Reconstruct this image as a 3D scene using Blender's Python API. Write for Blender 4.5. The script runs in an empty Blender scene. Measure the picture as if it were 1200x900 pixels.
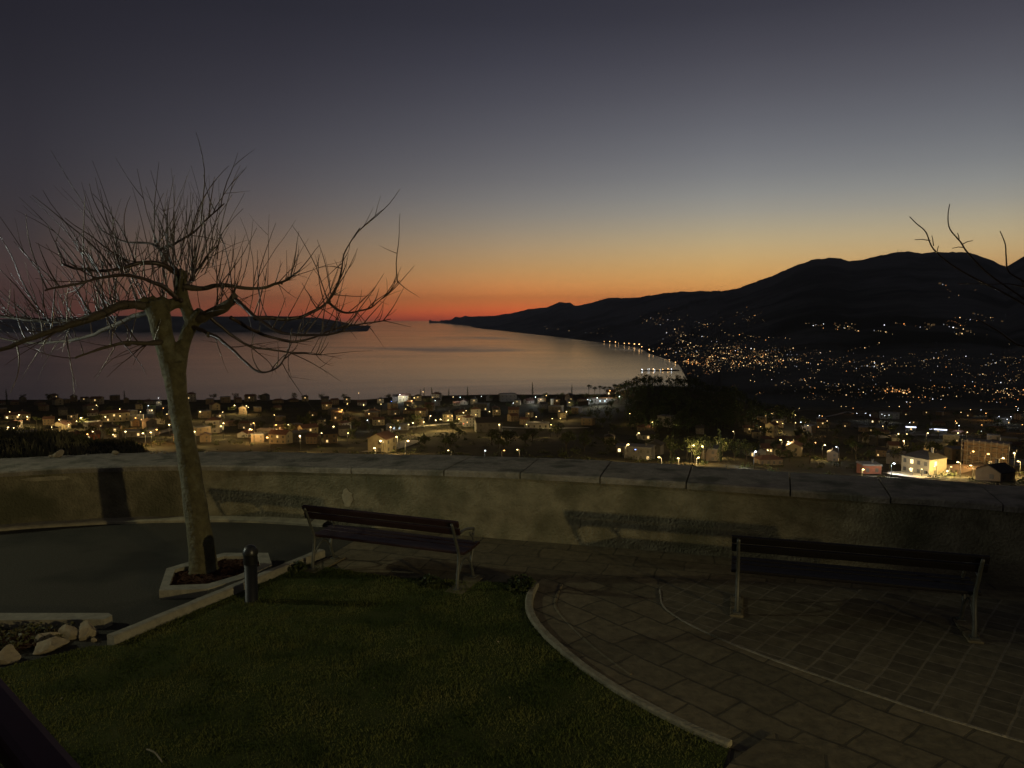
import bpy, bmesh, math, random
import numpy as np
from mathutils import Vector, Matrix, noise as mnoise

random.seed(7)
R = math.radians
SC = bpy.context.scene
COL = SC.collection

# ------------------------------------------------------------------ camera model (used to survey the place)
F = 890.0; YE = 370.0; EYE = 3.1
PITCH = math.atan((450 - YE) / F)
CP, SP = math.cos(PITCH), math.sin(PITCH)
def ray(px, py):
    return Vector((px - 600, F * CP + (450 - py) * SP, -F * SP + (450 - py) * CP))
def at(px, py, z=0.0):
    v = ray(px, py); t = (z - EYE) / v.z
    return Vector((0, 0, EYE)) + v * t
def atY(px, py, Y):
    v = ray(px, py)
    return Vector((0, 0, EYE)) + v * (Y / v.y)
def proj(p):
    d = Vector(p) - Vector((0, 0, EYE))
    f = d.y * CP - d.z * SP
    u = d.y * SP + d.z * CP
    return 600 + F * d.x / f, 450 - F * u / f

# ------------------------------------------------------------------ mesh helpers
class MB:
    def __init__(s): s.v = []; s.f = []
    def add(s, vs, fs):
        o = len(s.v); s.v += [tuple(v) for v in vs]; s.f += [tuple(i + o for i in f) for f in fs]; return s
    def box(s, c, size, rz=0.0, bev=0.0, M=None):
        hx, hy, hz = size[0] / 2, size[1] / 2, size[2] / 2
        m = Matrix.Translation(c) @ Matrix.Rotation(rz, 4, 'Z')
        if M is not None: m = M @ m
        if bev <= 0:
            vs = [m @ Vector((x, y, z)) for z in (-hz, hz) for x, y in ((-hx, -hy), (hx, -hy), (hx, hy), (-hx, hy))]
            return s.add(vs, [(3, 2, 1, 0), (4, 5, 6, 7), (0, 1, 5, 4), (1, 2, 6, 5), (2, 3, 7, 6), (3, 0, 4, 7)])
        bm = bmesh.new(); bmesh.ops.create_cube(bm, size=1)
        for v in bm.verts: v.co = Vector((v.co.x * size[0], v.co.y * size[1], v.co.z * size[2]))
        bmesh.ops.bevel(bm, geom=list(bm.edges), offset=bev, segments=2, affect='EDGES', profile=0.6)
        bm.verts.index_update()
        s.add([m @ v.co for v in bm.verts], [[v.index for v in f.verts] for f in bm.faces]); bm.free(); return s
    def tube(s, pts, rad, n=8, cap=True, jig=0.0):
        pts = [Vector(p) for p in pts]; k = len(pts)
        if not hasattr(rad, '__len__'): rad = [rad] * k
        up = None; o = len(s.v)
        for i, p in enumerate(pts):
            t = (pts[min(i + 1, k - 1)] - pts[max(i - 1, 0)])
            t = t.normalized() if t.length > 1e-9 else Vector((0, 0, 1))
            if up is None:
                up = t.orthogonal().normalized()
            up = (up - t * up.dot(t))
            up = up.normalized() if up.length > 1e-6 else t.orthogonal().normalized()
            b = t.cross(up)
            for j in range(n):
                a = 2 * math.pi * j / n
                r = rad[i] * (1 + (random.uniform(-jig, jig) if jig else 0))
                s.v.append(tuple(p + (up * math.cos(a) + b * math.sin(a)) * r))
        for i in range(k - 1):
            for j in range(n):
                a = o + i * n + j; c = o + i * n + (j + 1) % n
                s.f.append((a, c, c + n, a + n))
        if cap and n > 2:
            s.f.append(tuple(o + j for j in range(n))[::-1]); s.f.append(tuple(o + (k - 1) * n + j for j in range(n)))
        return s
    def lathe(s, prof, n=20, c=(0, 0, 0)):
        o = len(s.v)
        for r, z in prof:
            for j in range(n):
                a = 2 * math.pi * j / n
                s.v.append((c[0] + r * math.cos(a), c[1] + r * math.sin(a), c[2] + z))
        for i in range(len(prof) - 1):
            for j in range(n):
                a = o + i * n + j; b = o + i * n + (j + 1) % n
                s.f.append((a, b, b + n, a + n))
        s.f.append(tuple(o + j for j in range(n))[::-1]); s.f.append(tuple(o + (len(prof) - 1) * n + j for j in range(n)))
        return s
    def prism(s, poly, z0, z1):
        n = len(poly); o = len(s.v)
        area = sum(poly[i][0] * poly[(i + 1) % n][1] - poly[(i + 1) % n][0] * poly[i][1] for i in range(n))
        if area < 0: poly = poly[::-1]
        s.v += [(p[0], p[1], z0) for p in poly] + [(p[0], p[1], z1) for p in poly]
        s.f.append(tuple(range(o + n - 1, o - 1, -1))); s.f.append(tuple(range(o + n, o + 2 * n)))
        for i in range(n):
            j = (i + 1) % n; s.f.append((o + i, o + j, o + n + j, o + n + i))
        return s
    def mesh(s, name, mat, smooth=False):
        me = bpy.data.meshes.new(name); me.from_pydata(s.v, [], s.f); me.update()
        if mat: me.materials.append(mat)
        if smooth: me.polygons.foreach_set('use_smooth', [True] * len(me.polygons))
        return me
    def build(s, name, mat, parent=None, smooth=False):
        return link(name, s.mesh(name, mat, smooth), parent)

def link(name, data, parent=None):
    o = bpy.data.objects.new(name, data); COL.objects.link(o)
    if parent is not None: o.parent = parent
    return o
def tag(o, label=None, cat=None, group=None, kind=None):
    if label: o['label'] = label
    if cat: o['category'] = cat
    if group: o['group'] = group
    if kind: o['kind'] = kind
    return o
def empty(name, loc=(0, 0, 0), rz=0.0):
    o = link(name, None); o.location = loc; o.rotation_euler = (0, 0, rz); o.empty_display_size = 0.2; return o
def copy_tree(o, parent=None):
    c = o.copy(); COL.objects.link(c)
    if parent is not None: c.parent = parent
    for ch in list(o.children): copy_tree(ch, c)
    return c
def rockmesh(mb, c, size, seed, rz=0.0, sub=2):
    bm = bmesh.new(); bmesh.ops.create_icosphere(bm, subdivisions=sub, radius=0.5)
    m = Matrix.Translation(c) @ Matrix.Rotation(rz, 4, 'Z')
    rnd = random.Random(seed)
    pl = [(Vector((rnd.uniform(-1, 1), rnd.uniform(-1, 1), rnd.uniform(-.6, 1))).normalized(), rnd.uniform(.19, .36)) for _ in range(11)]
    for v in bm.verts:
        for nrm, d in pl:
            k = v.co.dot(nrm)
            if k > d: v.co -= nrm * (k - d)
        v.co += Vector(mnoise.noise_vector(v.co * 5 + Vector((seed, 0, 0)))) * 0.03
        v.co = m @ Vector((v.co.x * size[0] * 1.3, v.co.y * size[1] * 1.3, v.co.z * size[2] * 1.3))
    bm.verts.index_update()
    mb.add([v.co for v in bm.verts], [[v.index for v in f.verts] for f in bm.faces]); bm.free()

# ------------------------------------------------------------------ materials
def lin(c):
    return tuple((x / 255 / 12.92) if x / 255 <= 0.04045 else ((x / 255 + 0.055) / 1.055) ** 2.4 for x in c)
def mat(name, col, col2=None, rough=0.8, scale=8.0, bump=0.0, bscale=None, spec=0.3, metal=0.0, detail=8.0, emit=None, estr=0.0, stains=None):
    m = bpy.data.materials.new(name); m.use_nodes = True
    nt = m.node_tree; n = nt.nodes; l = nt.links
    b = n['Principled BSDF']
    b.inputs['Roughness'].default_value = rough; b.inputs['Metallic'].default_value = metal
    b.inputs['Specular IOR Level'].default_value = spec
    b.inputs['Base Color'].default_value = (*col, 1)
    tc = n.new('ShaderNodeTexCoord')
    if col2 is not None:
        nz = n.new('ShaderNodeTexNoise'); nz.inputs['Scale'].default_value = scale; nz.inputs['Detail'].default_value = detail
        nz.inputs['Roughness'].default_value = 0.65
        l.new(tc.outputs['Object'], nz.inputs['Vector'])
        r = n.new('ShaderNodeValToRGB'); r.color_ramp.elements[0].position = 0.34; r.color_ramp.elements[1].position = 0.68
        r.color_ramp.elements[0].color = (*col, 1); r.color_ramp.elements[1].color = (*col2, 1)
        l.new(nz.outputs['Fac'], r.inputs['Fac']); out = r.outputs['Color']
        if stains:
            scol, sscale, lo, hi = stains
            n2 = n.new('ShaderNodeTexNoise'); n2.inputs['Scale'].default_value = sscale; n2.inputs['Detail'].default_value = 6
            l.new(tc.outputs['Object'], n2.inputs['Vector'])
            mr = n.new('ShaderNodeMapRange'); mr.inputs['From Min'].default_value = lo; mr.inputs['From Max'].default_value = hi
            l.new(n2.outputs['Fac'], mr.inputs['Value'])
            mx = n.new('ShaderNodeMix'); mx.data_type = 'RGBA'
            l.new(mr.outputs['Result'], mx.inputs['Factor']); l.new(out, mx.inputs['A']); mx.inputs['B'].default_value = (*scol, 1)
            out = mx.outputs['Result']
        l.new(out, b.inputs['Base Color'])
    if bump > 0:
        nb = n.new('ShaderNodeTexNoise'); nb.inputs['Scale'].default_value = bscale or scale * 3; nb.inputs['Detail'].default_value = 8
        l.new(tc.outputs['Object'], nb.inputs['Vector'])
        bp = n.new('ShaderNodeBump'); bp.inputs['Strength'].default_value = bump; bp.inputs['Distance'].default_value = 0.03
        l.new(nb.outputs['Fac'], bp.inputs['Height']); l.new(bp.outputs['Normal'], b.inputs['Normal'])
    if emit is not None:
        b.inputs['Emission Color'].default_value = (*emit, 1); b.inputs['Emission Strength'].default_value = estr
    return m

def brick_mat(name, c1, c2, mortar, ang, off, bw, bh, msize, warp=0.0, bump=0.5, offset=0.5, rough=0.75):
    m = mat(name, c1, rough=rough); nt = m.node_tree; n = nt.nodes; l = nt.links; b = n['Principled BSDF']
    tc = n.new('ShaderNodeTexCoord'); mp = n.new('ShaderNodeMapping')
    mp.inputs['Rotation'].default_value = (0, 0, -ang)
    v = tc.outputs['Object']
    if warp > 0:
        nz = n.new('ShaderNodeTexNoise'); nz.inputs['Scale'].default_value = 1.3; nz.inputs['Detail'].default_value = 4
        l.new(v, nz.inputs['Vector'])
        sb = n.new('ShaderNodeVectorMath'); sb.operation = 'SUBTRACT'; sb.inputs[1].default_value = (.5, .5, .5); l.new(nz.outputs['Color'], sb.inputs[0])
        sc = n.new('ShaderNodeVectorMath'); sc.operation = 'SCALE'; sc.inputs['Scale'].default_value = warp; l.new(sb.outputs[0], sc.inputs[0])
        ad = n.new('ShaderNodeVectorMath'); ad.operation = 'ADD'; l.new(v, ad.inputs[0]); l.new(sc.outputs[0], ad.inputs[1]); v = ad.outputs[0]
    l.new(v, mp.inputs['Vector'])
    br = n.new('ShaderNodeTexBrick'); br.inputs['Scale'].default_value = 1
    br.offset = offset
    br.inputs['Brick Width'].default_value = bw; br.inputs['Row Height'].default_value = bh; br.inputs['Mortar Size'].default_value = msize
    br.inputs['Mortar Smooth'].default_value = 0.3; br.inputs['Bias'].default_value = 0.0
    br.inputs['Color1'].default_value = (*c1, 1); br.inputs['Color2'].default_value = (*c2, 1); br.inputs['Mortar'].default_value = (*mortar, 1)
    l.new(mp.outputs['Vector'], br.inputs['Vector'])
    n2 = n.new('ShaderNodeTexNoise'); n2.inputs['Scale'].default_value = 9; n2.inputs['Detail'].default_value = 9; n2.inputs['Roughness'].default_value = .7
    l.new(tc.outputs['Object'], n2.inputs['Vector'])
    rr = n.new('ShaderNodeMapRange'); rr.inputs['From Min'].default_value = .3; rr.inputs['From Max'].default_value = .7; rr.inputs['To Min'].default_value = .55; rr.inputs['To Max'].default_value = 1.25
    l.new(n2.outputs['Fac'], rr.inputs['Value'])
    mu = n.new('ShaderNodeVectorMath'); mu.operation = 'SCALE'; l.new(br.outputs['Color'], mu.inputs[0]); l.new(rr.outputs['Result'], mu.inputs['Scale'])
    l.new(mu.outputs[0], b.inputs['Base Color'])
    mxh = n.new('ShaderNodeMath'); mxh.operation = 'MULTIPLY_ADD'; mxh.inputs[1].default_value = -1.0
    l.new(br.outputs['Fac'], mxh.inputs[0]); sc2 = n.new('ShaderNodeMath'); sc2.operation = 'MULTIPLY'; sc2.inputs[1].default_value = .9
    l.new(n2.outputs['Fac'], sc2.inputs[0]); l.new(sc2.outputs[0], mxh.inputs[2])
    bp = n.new('ShaderNodeBump'); bp.inputs['Strength'].default_value = bump; bp.inputs['Distance'].default_value = .02
    l.new(mxh.outputs[0], bp.inputs['Height']); l.new(bp.outputs['Normal'], b.inputs['Normal'])
    return m

M = {}
M['bark'] = mat('bark', (.13, .115, .055), (.07, .06, .03), rough=.75, scale=11, bump=1.0, bscale=20, spec=.25, stains=((.17, .165, .10), 4.5, .56, .70))
M['limb'] = mat('limb_bark', (.10, .08, .05), (.06, .048, .032), rough=.6, scale=9, bump=.5, bscale=26, spec=.3)
M['twig'] = mat('twig', (.07, .048, .034), (.045, .031, .023), rough=.36, scale=14, spec=.4)
M['wall'] = mat('wall_render', (.34, .30, .185), (.155, .135, .08), rough=.95, scale=3.2, bump=1.0, bscale=30, spec=.1, detail=14, stains=((.12, .115, .065), 1.3, .48, .70))
M['cap'] = mat('cap_stone', (.37, .33, .25), (.23, .205, .155), rough=.9, scale=7, bump=.8, bscale=30, spec=.15, stains=((.14, .135, .095), 2.6, .50, .66))
M['concrete'] = mat('concrete', (.35, .325, .245), (.22, .205, .155), rough=.9, scale=9, bump=.35, bscale=40, spec=.15)
M['gutter'] = mat('gutter_concrete', (.44, .39, .25), (.27, .24, .16), rough=.9, scale=6, bump=.5, bscale=30, spec=.15)
M['asphalt'] = mat('asphalt', (.054, .050, .035), (.092, .085, .062), rough=.85, scale=45, bump=.8, bscale=110, spec=.25, stains=((.040, .038, .028), .9, .47, .66))
M['soil'] = mat('mulch', (.10, .05, .03), (.045, .025, .016), rough=1, scale=30, bump=1, bscale=60, spec=.05)
M['dirt'] = mat('dirt', (.045, .05, .025), (.028, .03, .016), rough=1, scale=12, bump=.6, bscale=40, spec=.05)
M['paving'] = brick_mat('flagstones', (.195, .158, .088), (.135, .112, .064), (.095, .08, .048), R(-17), 0, .62, .40, .013, warp=.22, bump=.9)
M['paving_b'] = brick_mat('border_flags', (.195, .16, .092), (.13, .11, .064), (.092, .078, .048), R(-50), 0, .55, .37, .014, warp=.20, bump=.9)
M['brick'] = brick_mat('small_pavers', (.16, .135, .08), (.10, .085, .052), (.20, .172, .115), R(49), 0, .20, .25, .011, warp=.06, bump=.5, offset=0.0)
M['kerbstone'] = mat('kerb_stone', (.33, .30, .21), (.19, .175, .12), rough=.9, scale=10, bump=.7, bscale=30, spec=.15)
M['rock'] = mat('limestone', (.40, .34, .23), (.26, .22, .15), rough=.9, scale=6, bump=.7, bscale=18, spec=.15)
M['iron'] = mat('grey_iron', (.13, .13, .105), (.08, .08, .068), rough=.5, scale=20, spec=.5, metal=.35)
M['benchwood'] = mat('bench_wood', (.034, .015, .013), (.022, .010, .009), rough=.42, scale=12, bump=.15, bscale=60, spec=.45)
M['blackpaint'] = mat('black_paint', (.010, .011, .010), (.015, .015, .015), rough=.5, scale=20, spec=.3)
M['greylid'] = mat('bollard_lid', (.026, .026, .025), (.018, .018, .017), rough=.35, scale=20, spec=.5)
M['railwood'] = mat('rail_paint', (.05, .016, .02), (.035, .012, .014), rough=.4, scale=12, spec=.4)
M['grass'] = mat('grass_blade', (.098, .125, .030), (.17, .168, .055), rough=.7, scale=2.3, spec=.15, stains=((.055, .08, .02), 1.3, .47, .60))
M['turf'] = mat('turf', (.05, .065, .018), (.075, .08, .03), rough=1, scale=6, bump=.5, bscale=60, spec=.05)
M['leafdark'] = mat('leaf_dark', (.028, .042, .014), (.055, .065, .022), rough=.6, scale=3, spec=.25)
M['ivy'] = mat('ground_cover_leaf', (.07, .085, .025), (.15, .12, .06), rough=.6, scale=9, spec=.25)
M['treeleaf'] = mat('tree_leaf', (.035, .045, .016), (.06, .065, .025), rough=.8, scale=.3, spec=.1)
M['conifer'] = mat('conifer_leaf', (.022, .034, .014), (.038, .048, .02), rough=.8, scale=.3, spec=.1)
M['farbark'] = mat('far_bark', (.06, .05, .035), (.04, .033, .024), rough=.95, scale=3, spec=.1)

# ------------------------------------------------------------------ world: dusk sky as a function of direction
def build_world():
    w = bpy.data.worlds.new("World"); SC.world = w; w.use_nodes = True
    nt = w.node_tree; n = nt.nodes; l = nt.links
    bg = n['Background']
    tc = n.new('ShaderNodeTexCoord'); sx = n.new('ShaderNodeSeparateXYZ'); l.new(tc.outputs['Generated'], sx.inputs[0])
    az = n.new('ShaderNodeMath'); az.operation = 'ARCTAN2'; l.new(sx.outputs['X'], az.inputs[0]); l.new(sx.outputs['Y'], az.inputs[1])
    fz = n.new('ShaderNodeMapRange'); fz.inputs['From Min'].default_value = -0.02; fz.inputs['From Max'].default_value = 1.0
    l.new(sx.outputs['Z'], fz.inputs['Value'])
    def pos(y):
        e = math.atan((YE - y) / F) if y > -900 else R(60)
        return min(1, max(0, (math.sin(e) + .02) / 1.02))
    def ramp(stops):
        r = n.new('ShaderNodeValToRGB'); cr = r.color_ramp; cr.interpolation = 'LINEAR'
        K = sorted(stops, key=lambda e: -e[0]); ys = [380, 374, 368, 362, 355, 347, 338, 328, 316, 303, 288, 272, 255, 236, 215, 190, 160, 125, 85, 40, -10, -80, -180, -300, -500, -1500]
        def ev(y):
            for i in range(len(K) - 1):
                if K[i][0] >= y >= K[i + 1][0]:
                    t = (K[i][0] - y) / (K[i][0] - K[i + 1][0]); k0 = K[max(0, i - 1)][1]; k3 = K[min(len(K) - 1, i + 2)][1]; a, b = K[i][1], K[i + 1][1]
                    h0 = (K[i][0] - K[i + 1][0]); d0 = K[max(0, i - 1)][0] - K[i + 1][0]; d1 = K[i][0] - K[min(len(K) - 1, i + 2)][0]
                    return [max(0, (2 * t ** 3 - 3 * t * t + 1) * a[c] + (t ** 3 - 2 * t * t + t) * (b[c] - k0[c]) * h0 / d0 + (3 * t * t - 2 * t ** 3) * b[c] + (t ** 3 - t * t) * (k3[c] - a[c]) * h0 / d1) for c in range(3)]
            return K[0][1] if y > K[0][0] else K[-1][1]
        st = sorted((pos(y), lin(ev(y))) for y in ys)
        cr.elements[0].position = st[0][0]; cr.elements[0].color = (*st[0][1], 1)
        cr.elements[1].position = st[-1][0]; cr.elements[1].color = (*st[-1][1], 1)
        for p, c in st[1:-1]:
            e = cr.elements.new(p); e.color = (*c, 1)
        l.new(fz.outputs['Result'], r.inputs['Fac']); return r.outputs['Color']
    S = SKY
    cols = [(a, ramp(s)) for a, s in S]
    cur = cols[0][1]
    for (a0, _), (a1, c1) in zip(cols[:-1], cols[1:]):
        mr = n.new('ShaderNodeMapRange'); mr.interpolation_type = 'LINEAR'
        mr.inputs['From Min'].default_value = R(a0); mr.inputs['From Max'].default_value = R(a1)
        l.new(az.outputs[0], mr.inputs['Value'])
        mx = n.new('ShaderNodeMix'); mx.data_type = 'RGBA'
        l.new(mr.outputs['Result'], mx.inputs['Factor']); l.new(cur, mx.inputs['A']); l.new(c1, mx.inputs['B'])
        cur = mx.outputs['Result']
    l.new(cur, bg.inputs['Color']); bg.inputs['Strength'].default_value = 1.0
ZEN = (-1500, (46, 46, 53))
EAST = [ZEN, (0, (53, 52, 56)), (200, (59, 56, 57)), (370, (64, 58, 52))]  # unseen eastern and zenith sky raised above twilight to lift the ambient light
SKY = [
    (-120, EAST),
    (-60, [ZEN, (0, (25, 25, 32)), (200, (34, 33, 42)), (300, (46, 40, 43)), (370, (64, 49, 46))]),
    (-32, [ZEN, (-300, (28, 28, 35)), (0, (33, 32, 41)), (100, (40, 39, 47)), (200, (53, 51, 58)), (260, (62, 57, 61)), (300, (73, 62, 61)), (340, (94, 68, 62)), (362, (110, 68, 56)), (372, (102, 60, 52)), (380, (86, 52, 50))]),
    (-17, [ZEN, (-300, (30, 30, 38)), (0, (39, 39, 48)), (100, (54, 53, 62)), (200, (80, 78, 84)), (260, (108, 98, 94)), (300, (142, 114, 92)), (335, (178, 122, 86)), (358, (212, 116, 70)), (370, (204, 98, 64)), (380, (145, 70, 58))]),
    (0, [ZEN, (-300, (32, 32, 41)), (0, (47, 47, 57)), (100, (70, 70, 80)), (200, (108, 107, 111)), (250, (142, 136, 129)), (290, (186, 160, 126)), (320, (226, 170, 108)), (340, (270, 174, 97)), (355, (298, 168, 86)), (366, (308, 140, 74)), (373, (255, 108, 70)), (380, (145, 70, 58))]),
    (16, [ZEN, (-300, (34, 34, 43)), (0, (52, 52, 62)), (100, (80, 80, 89)), (200, (124, 125, 129)), (250, (163, 159, 149)), (290, (210, 185, 140)), (320, (246, 192, 118)), (345, (280, 190, 102)), (366, (298, 150, 80)), (380, (155, 80, 64))]),
    (32, [ZEN, (-300, (34, 34, 43)), (0, (53, 53, 63)), (100, (80, 80, 89)), (200, (122, 124, 128)), (250, (159, 157, 149)), (290, (205, 184, 143)), (320, (226, 178, 116)), (366, (214, 110, 66)), (380, (135, 75, 62))]),
    (65, [ZEN, (0, (34, 35, 44)), (200, (60, 60, 68)), (300, (92, 80, 71)), (370, (98, 66, 52))]),
    (125, EAST),
]
build_world()

# ------------------------------------------------------------------ wall line (front face), from left to right: x, y, top height
WALL = [(-13.5, 7.6, .84), (-10.6, 9.3, .84), (-8.9, 10.3, .85), (-7.45, 10.9, .85), (-6.4, 11.2, .85), (-5.17, 11.36, .85), (-3.88, 11.35, .845), (-2.52, 11.05, .87),
        (-1.25, 10.68, .92), (0, 10.3, .955), (2.22, 9.70, .955), (4.13, 9.05, .955), (5.9, 8.45, .955), (9.8, 7.1, .955), (13, 5.9, .955)]
def smooth_line(P, k=6):
    out = []
    P = [Vector(p) for p in P]
    for i in range(len(P) - 1):
        p0 = P[max(i - 1, 0)]; p1 = P[i]; p2 = P[i + 1]; p3 = P[min(i + 2, len(P) - 1)]
        for j in range(k):
            t = j / k
            out.append(0.5 * ((2 * p1) + (p2 - p0) * t + (2 * p0 - 5 * p1 + 4 * p2 - p3) * t * t + (3 * p1 - p0 - 3 * p2 + p3) * t ** 3))
    out.append(P[-1]); return out
WL = smooth_line(WALL)
def normals2(L):
    out = []
    for i in range(len(L)):
        t = L[min(i + 1, len(L) - 1)] - L[max(i - 1, 0)]
        out.append(Vector((-t.y, t.x, 0)).normalized())     # points away from the camera
    return out
WN = normals2(WL)
def offs(i, d): return WL[i] + WN[i] * d
THICK = 1.15

# ground of the terrace: one asphalt sheet, everything else lies on it
g = MB()
front = [(p.x, p.y) for p in WL]
g.add([(p.x, p.y + .02, 0.0) for p in WL] + [(-13.5, -6, 0), (13, -6, 0)], [tuple(range(len(WL) - 1, -1, -1)) + (len(WL), len(WL) + 1)])
tag(g.build('asphalt_ground', M['asphalt']), kind='structure')

# wall body
wall = empty('parapet_wall', (0, 10.3, 0)); tag(wall, 'long curved rendered parapet wall along the far side of the terrace', 'wall')
def sweep(mb, prof):     # prof: list of (offset, z, relative_to_top)
    k = len(prof); o = len(mb.v)
    for i in range(len(WL)):
        for d, z, rel in prof:
            p = offs(i, d); mb.v.append((p.x, p.y, (WL[i].z + z) if rel else z))
    for i in range(len(WL) - 1):
        for j in range(k):
            a = o + i * k + j; b = o + i * k + (j + 1) % k
            mb.f.append((a, b, b + k, a + k))
    mb.f.append(tuple(o + j for j in range(k))); mb.f.append(tuple(o + (len(WL) - 1) * k + j for j in range(k))[::-1])
wb = MB(); sweep(wb, [(0, -.02, False), (0, -.09, True), (THICK - .04, -.09, True), (THICK - .04, -6, False), (.4, -6, False)])
o = wb.build('wall_body', M['wall'], wall); o.matrix_parent_inverse = Matrix.Translation((0, -10.3, 0))
# cap slabs along the wall: one long run on the left, cut slabs with open joints to the right
cum = [0.0]
for i in range(1, len(WL)): cum.append(cum[-1] + (WL[i].xy - WL[i - 1].xy).length)
def wl_at(sv):
    for i in range(1, len(WL)):
        if cum[i] >= sv:
            t = (sv - cum[i - 1]) / (cum[i] - cum[i - 1])
            return WL[i - 1].lerp(WL[i], t), WN[i - 1].lerp(WN[i], t).normalized()
    return WL[-1], WN[-1]
def s_of_x(x):
    for i in range(1, len(WL)):
        if WL[i].x >= x: return cum[i - 1] + (x - WL[i - 1].x) / (WL[i].x - WL[i - 1].x) * (cum[i] - cum[i - 1])
    return cum[-1]
jx = [s_of_x(x) for x in (-2.35, -.95, .12, 1.18, 2.26, 3.46, 4.52, 5.62, 6.9, 8.3, 9.6)]
cuts = [0] + jx + [cum[-1]]
cap = MB(); rnd = random.Random(3)
for a, b in zip(cuts[:-1], cuts[1:]):
    a += .009; b -= .009; m = max(2, int((b - a) / .22)); o0 = len(cap.v); dz = rnd.uniform(-.006, .006)
    for i in range(m + 1):
        p, nn = wl_at(a + (b - a) * i / m)
        for d, z in ((-.035, -.082), (-.04, -.02), (-.018, 0), (.35, .003), (.8, .003), (THICK - .02, 0.0), (THICK, -.03), (THICK, -.082)):
            q = p + nn * (d + (mnoise.noise(p * 3) * .012 if d in (-.04, -.018, -.035) else mnoise.noise(p * 2.3 + Vector((5, 0, 0))) * .05 if d > 1 else 0))
            cap.v.append((q.x, q.y, p.z + z + dz + (mnoise.noise(Vector((q.x * 2, q.y * 2, 3))) * .012 if z > -.03 else 0)))
    for i in range(m):
        for j in range(8):
            A = o0 + i * 8 + j; B = o0 + i * 8 + (j + 1) % 8; cap.f.append((A, A + 8, B + 8, B))
    cap.f.append(tuple(o0 + j for j in range(8))[::-1]); cap.f.append(tuple(o0 + m * 8 + j for j in range(8)))
o = cap.build('cap_slabs', M['cap'], wall); o.matrix_parent_inverse = Matrix.Translation((0, -10.3, 0))
# pale patch of bare plaster on the wall
def wall_patch(px, py, rx, rz, seed):
    mb = MB(); base = at(px, 612, 0)
    s0 = s_of_x(atY(px, py, 10.9).x); p, nn = wl_at(s0); z0 = atY(px, py, p.y).z
    rr = random.Random(seed); ring = []
    for k in range(22):
        a = 2 * math.pi * k / 22; r = rr.uniform(.75, 1.15)
        q, n2 = wl_at(s0 + math.cos(a) * rx * r); ring.append(q - n2 * .006 + Vector((0, 0, z0 - q.z + math.sin(a) * rz * r)))
    c = p - nn * .012; mb.add(ring + [Vector((c.x, c.y, z0))], [(k, (k + 1) % 22, 22) for k in range(22)])
    o = mb.build('plaster_patch', M['gutter'], wall); o.matrix_parent_inverse = Matrix.Translation((0, -10.3, 0)); o['label'] = 'small pale patch of bare plaster'
wall_patch(405, 583, .10, .13, 4)
wall_patch(45, 561, .32, .035, 5)

# concrete gutter strip at the foot of the wall (left half)
gm = MB(); L0 = s_of_x(-12); L1 = s_of_x(-2.75); N = 70; rg = random.Random(11)
for i in range(N + 1):
    p, nn = wl_at(L0 + (L1 - L0) * i / N); e = .17 + mnoise.noise(p * 2.5) * .02
    for d, z in ((-.002, -.01), (-.002, .055 + mnoise.noise(p * 4) * .012), (-e + .03, .045), (-e, .03), (-e - .004, -.01)):
        q = p + nn * d; gm.v.append((q.x, q.y, z))
for i in range(N):
    for j in range(4):
        a = i * 5 + j; gm.f.append((a, a + 5, a + 6, a + 1))
tag(gm.build('gutter_strip', M['gutter']), 'pale concrete strip along the foot of the left part of the wall', 'kerb')

# ------------------------------------------------------------------ ground surfaces
def spline2(P, k=8): return [v.xy for v in smooth_line([(p[0], p[1], 0) for p in P], k)]
curveK = spline2([(.36, 8.75), (.24, 8.35), (.18, 7.75), (.33, 7.08), (.73, 6.23), (1.18, 5.6), (1.66, 5.12), (2.9, 4.2), (4.4, 3.3)])
curveI = spline2([(1.74, 8.75), (1.66, 8.28), (1.64, 7.71), (2.03, 6.98), (2.84, 6.07), (3.72, 5.26), (5.2, 4.2), (7, 3.1)])
curveJ = spline2([(.58, 8.55), (.49, 8.1), (.48, 7.75), (.73, 6.95), (1.14, 6.12), (1.6, 5.5), (2.1, 4.98), (3.3, 4.1), (4.8, 3.2)])
KS = Vector((-3.78, 6.91)); KE = Vector((-2.45, 9.55))          # kerb between road and lawn
kd = (KE - KS).normalized(); kn = Vector((kd.y, -kd.x))         # towards the lawn
def flat(name, poly, z, m, **kw):
    mb = MB(); a = sum(poly[i][0] * poly[(i + 1) % len(poly)][1] - poly[(i + 1) % len(poly)][0] * poly[i][1] for i in range(len(poly)))
    if a < 0: poly = poly[::-1]
    mb.add([(p[0], p[1], z) for p in poly], [tuple(range(len(poly)))])
    return tag(mb.build(name, m), kind='structure')
wl_right = [(p.x, p.y) for p in WL if p.x > -1.95]
# flagstone paving between wall, road and lawn
pav = [(-2.37, 9.57), (-2.0, 10.84)] + wl_right + [(13, -2), (2, -2), (.4, 4), (.3, 8.3), (0, 8.55), (-.6, 8.62), (-2.0, 8.9)]
flat('stone_pavement', pav, .006, M['paving'])
flat('border_pavement', [tuple(p) for p in curveK] + [tuple(p) for p in curveI[::-1]], .011, M['paving_b'])
flat('paver_pavement', [tuple(p) for p in curveI] + [(12, 3.1), (12, 5.8), (5.5, 8.0), (3.2, 8.55)], .016, M['brick'])
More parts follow.
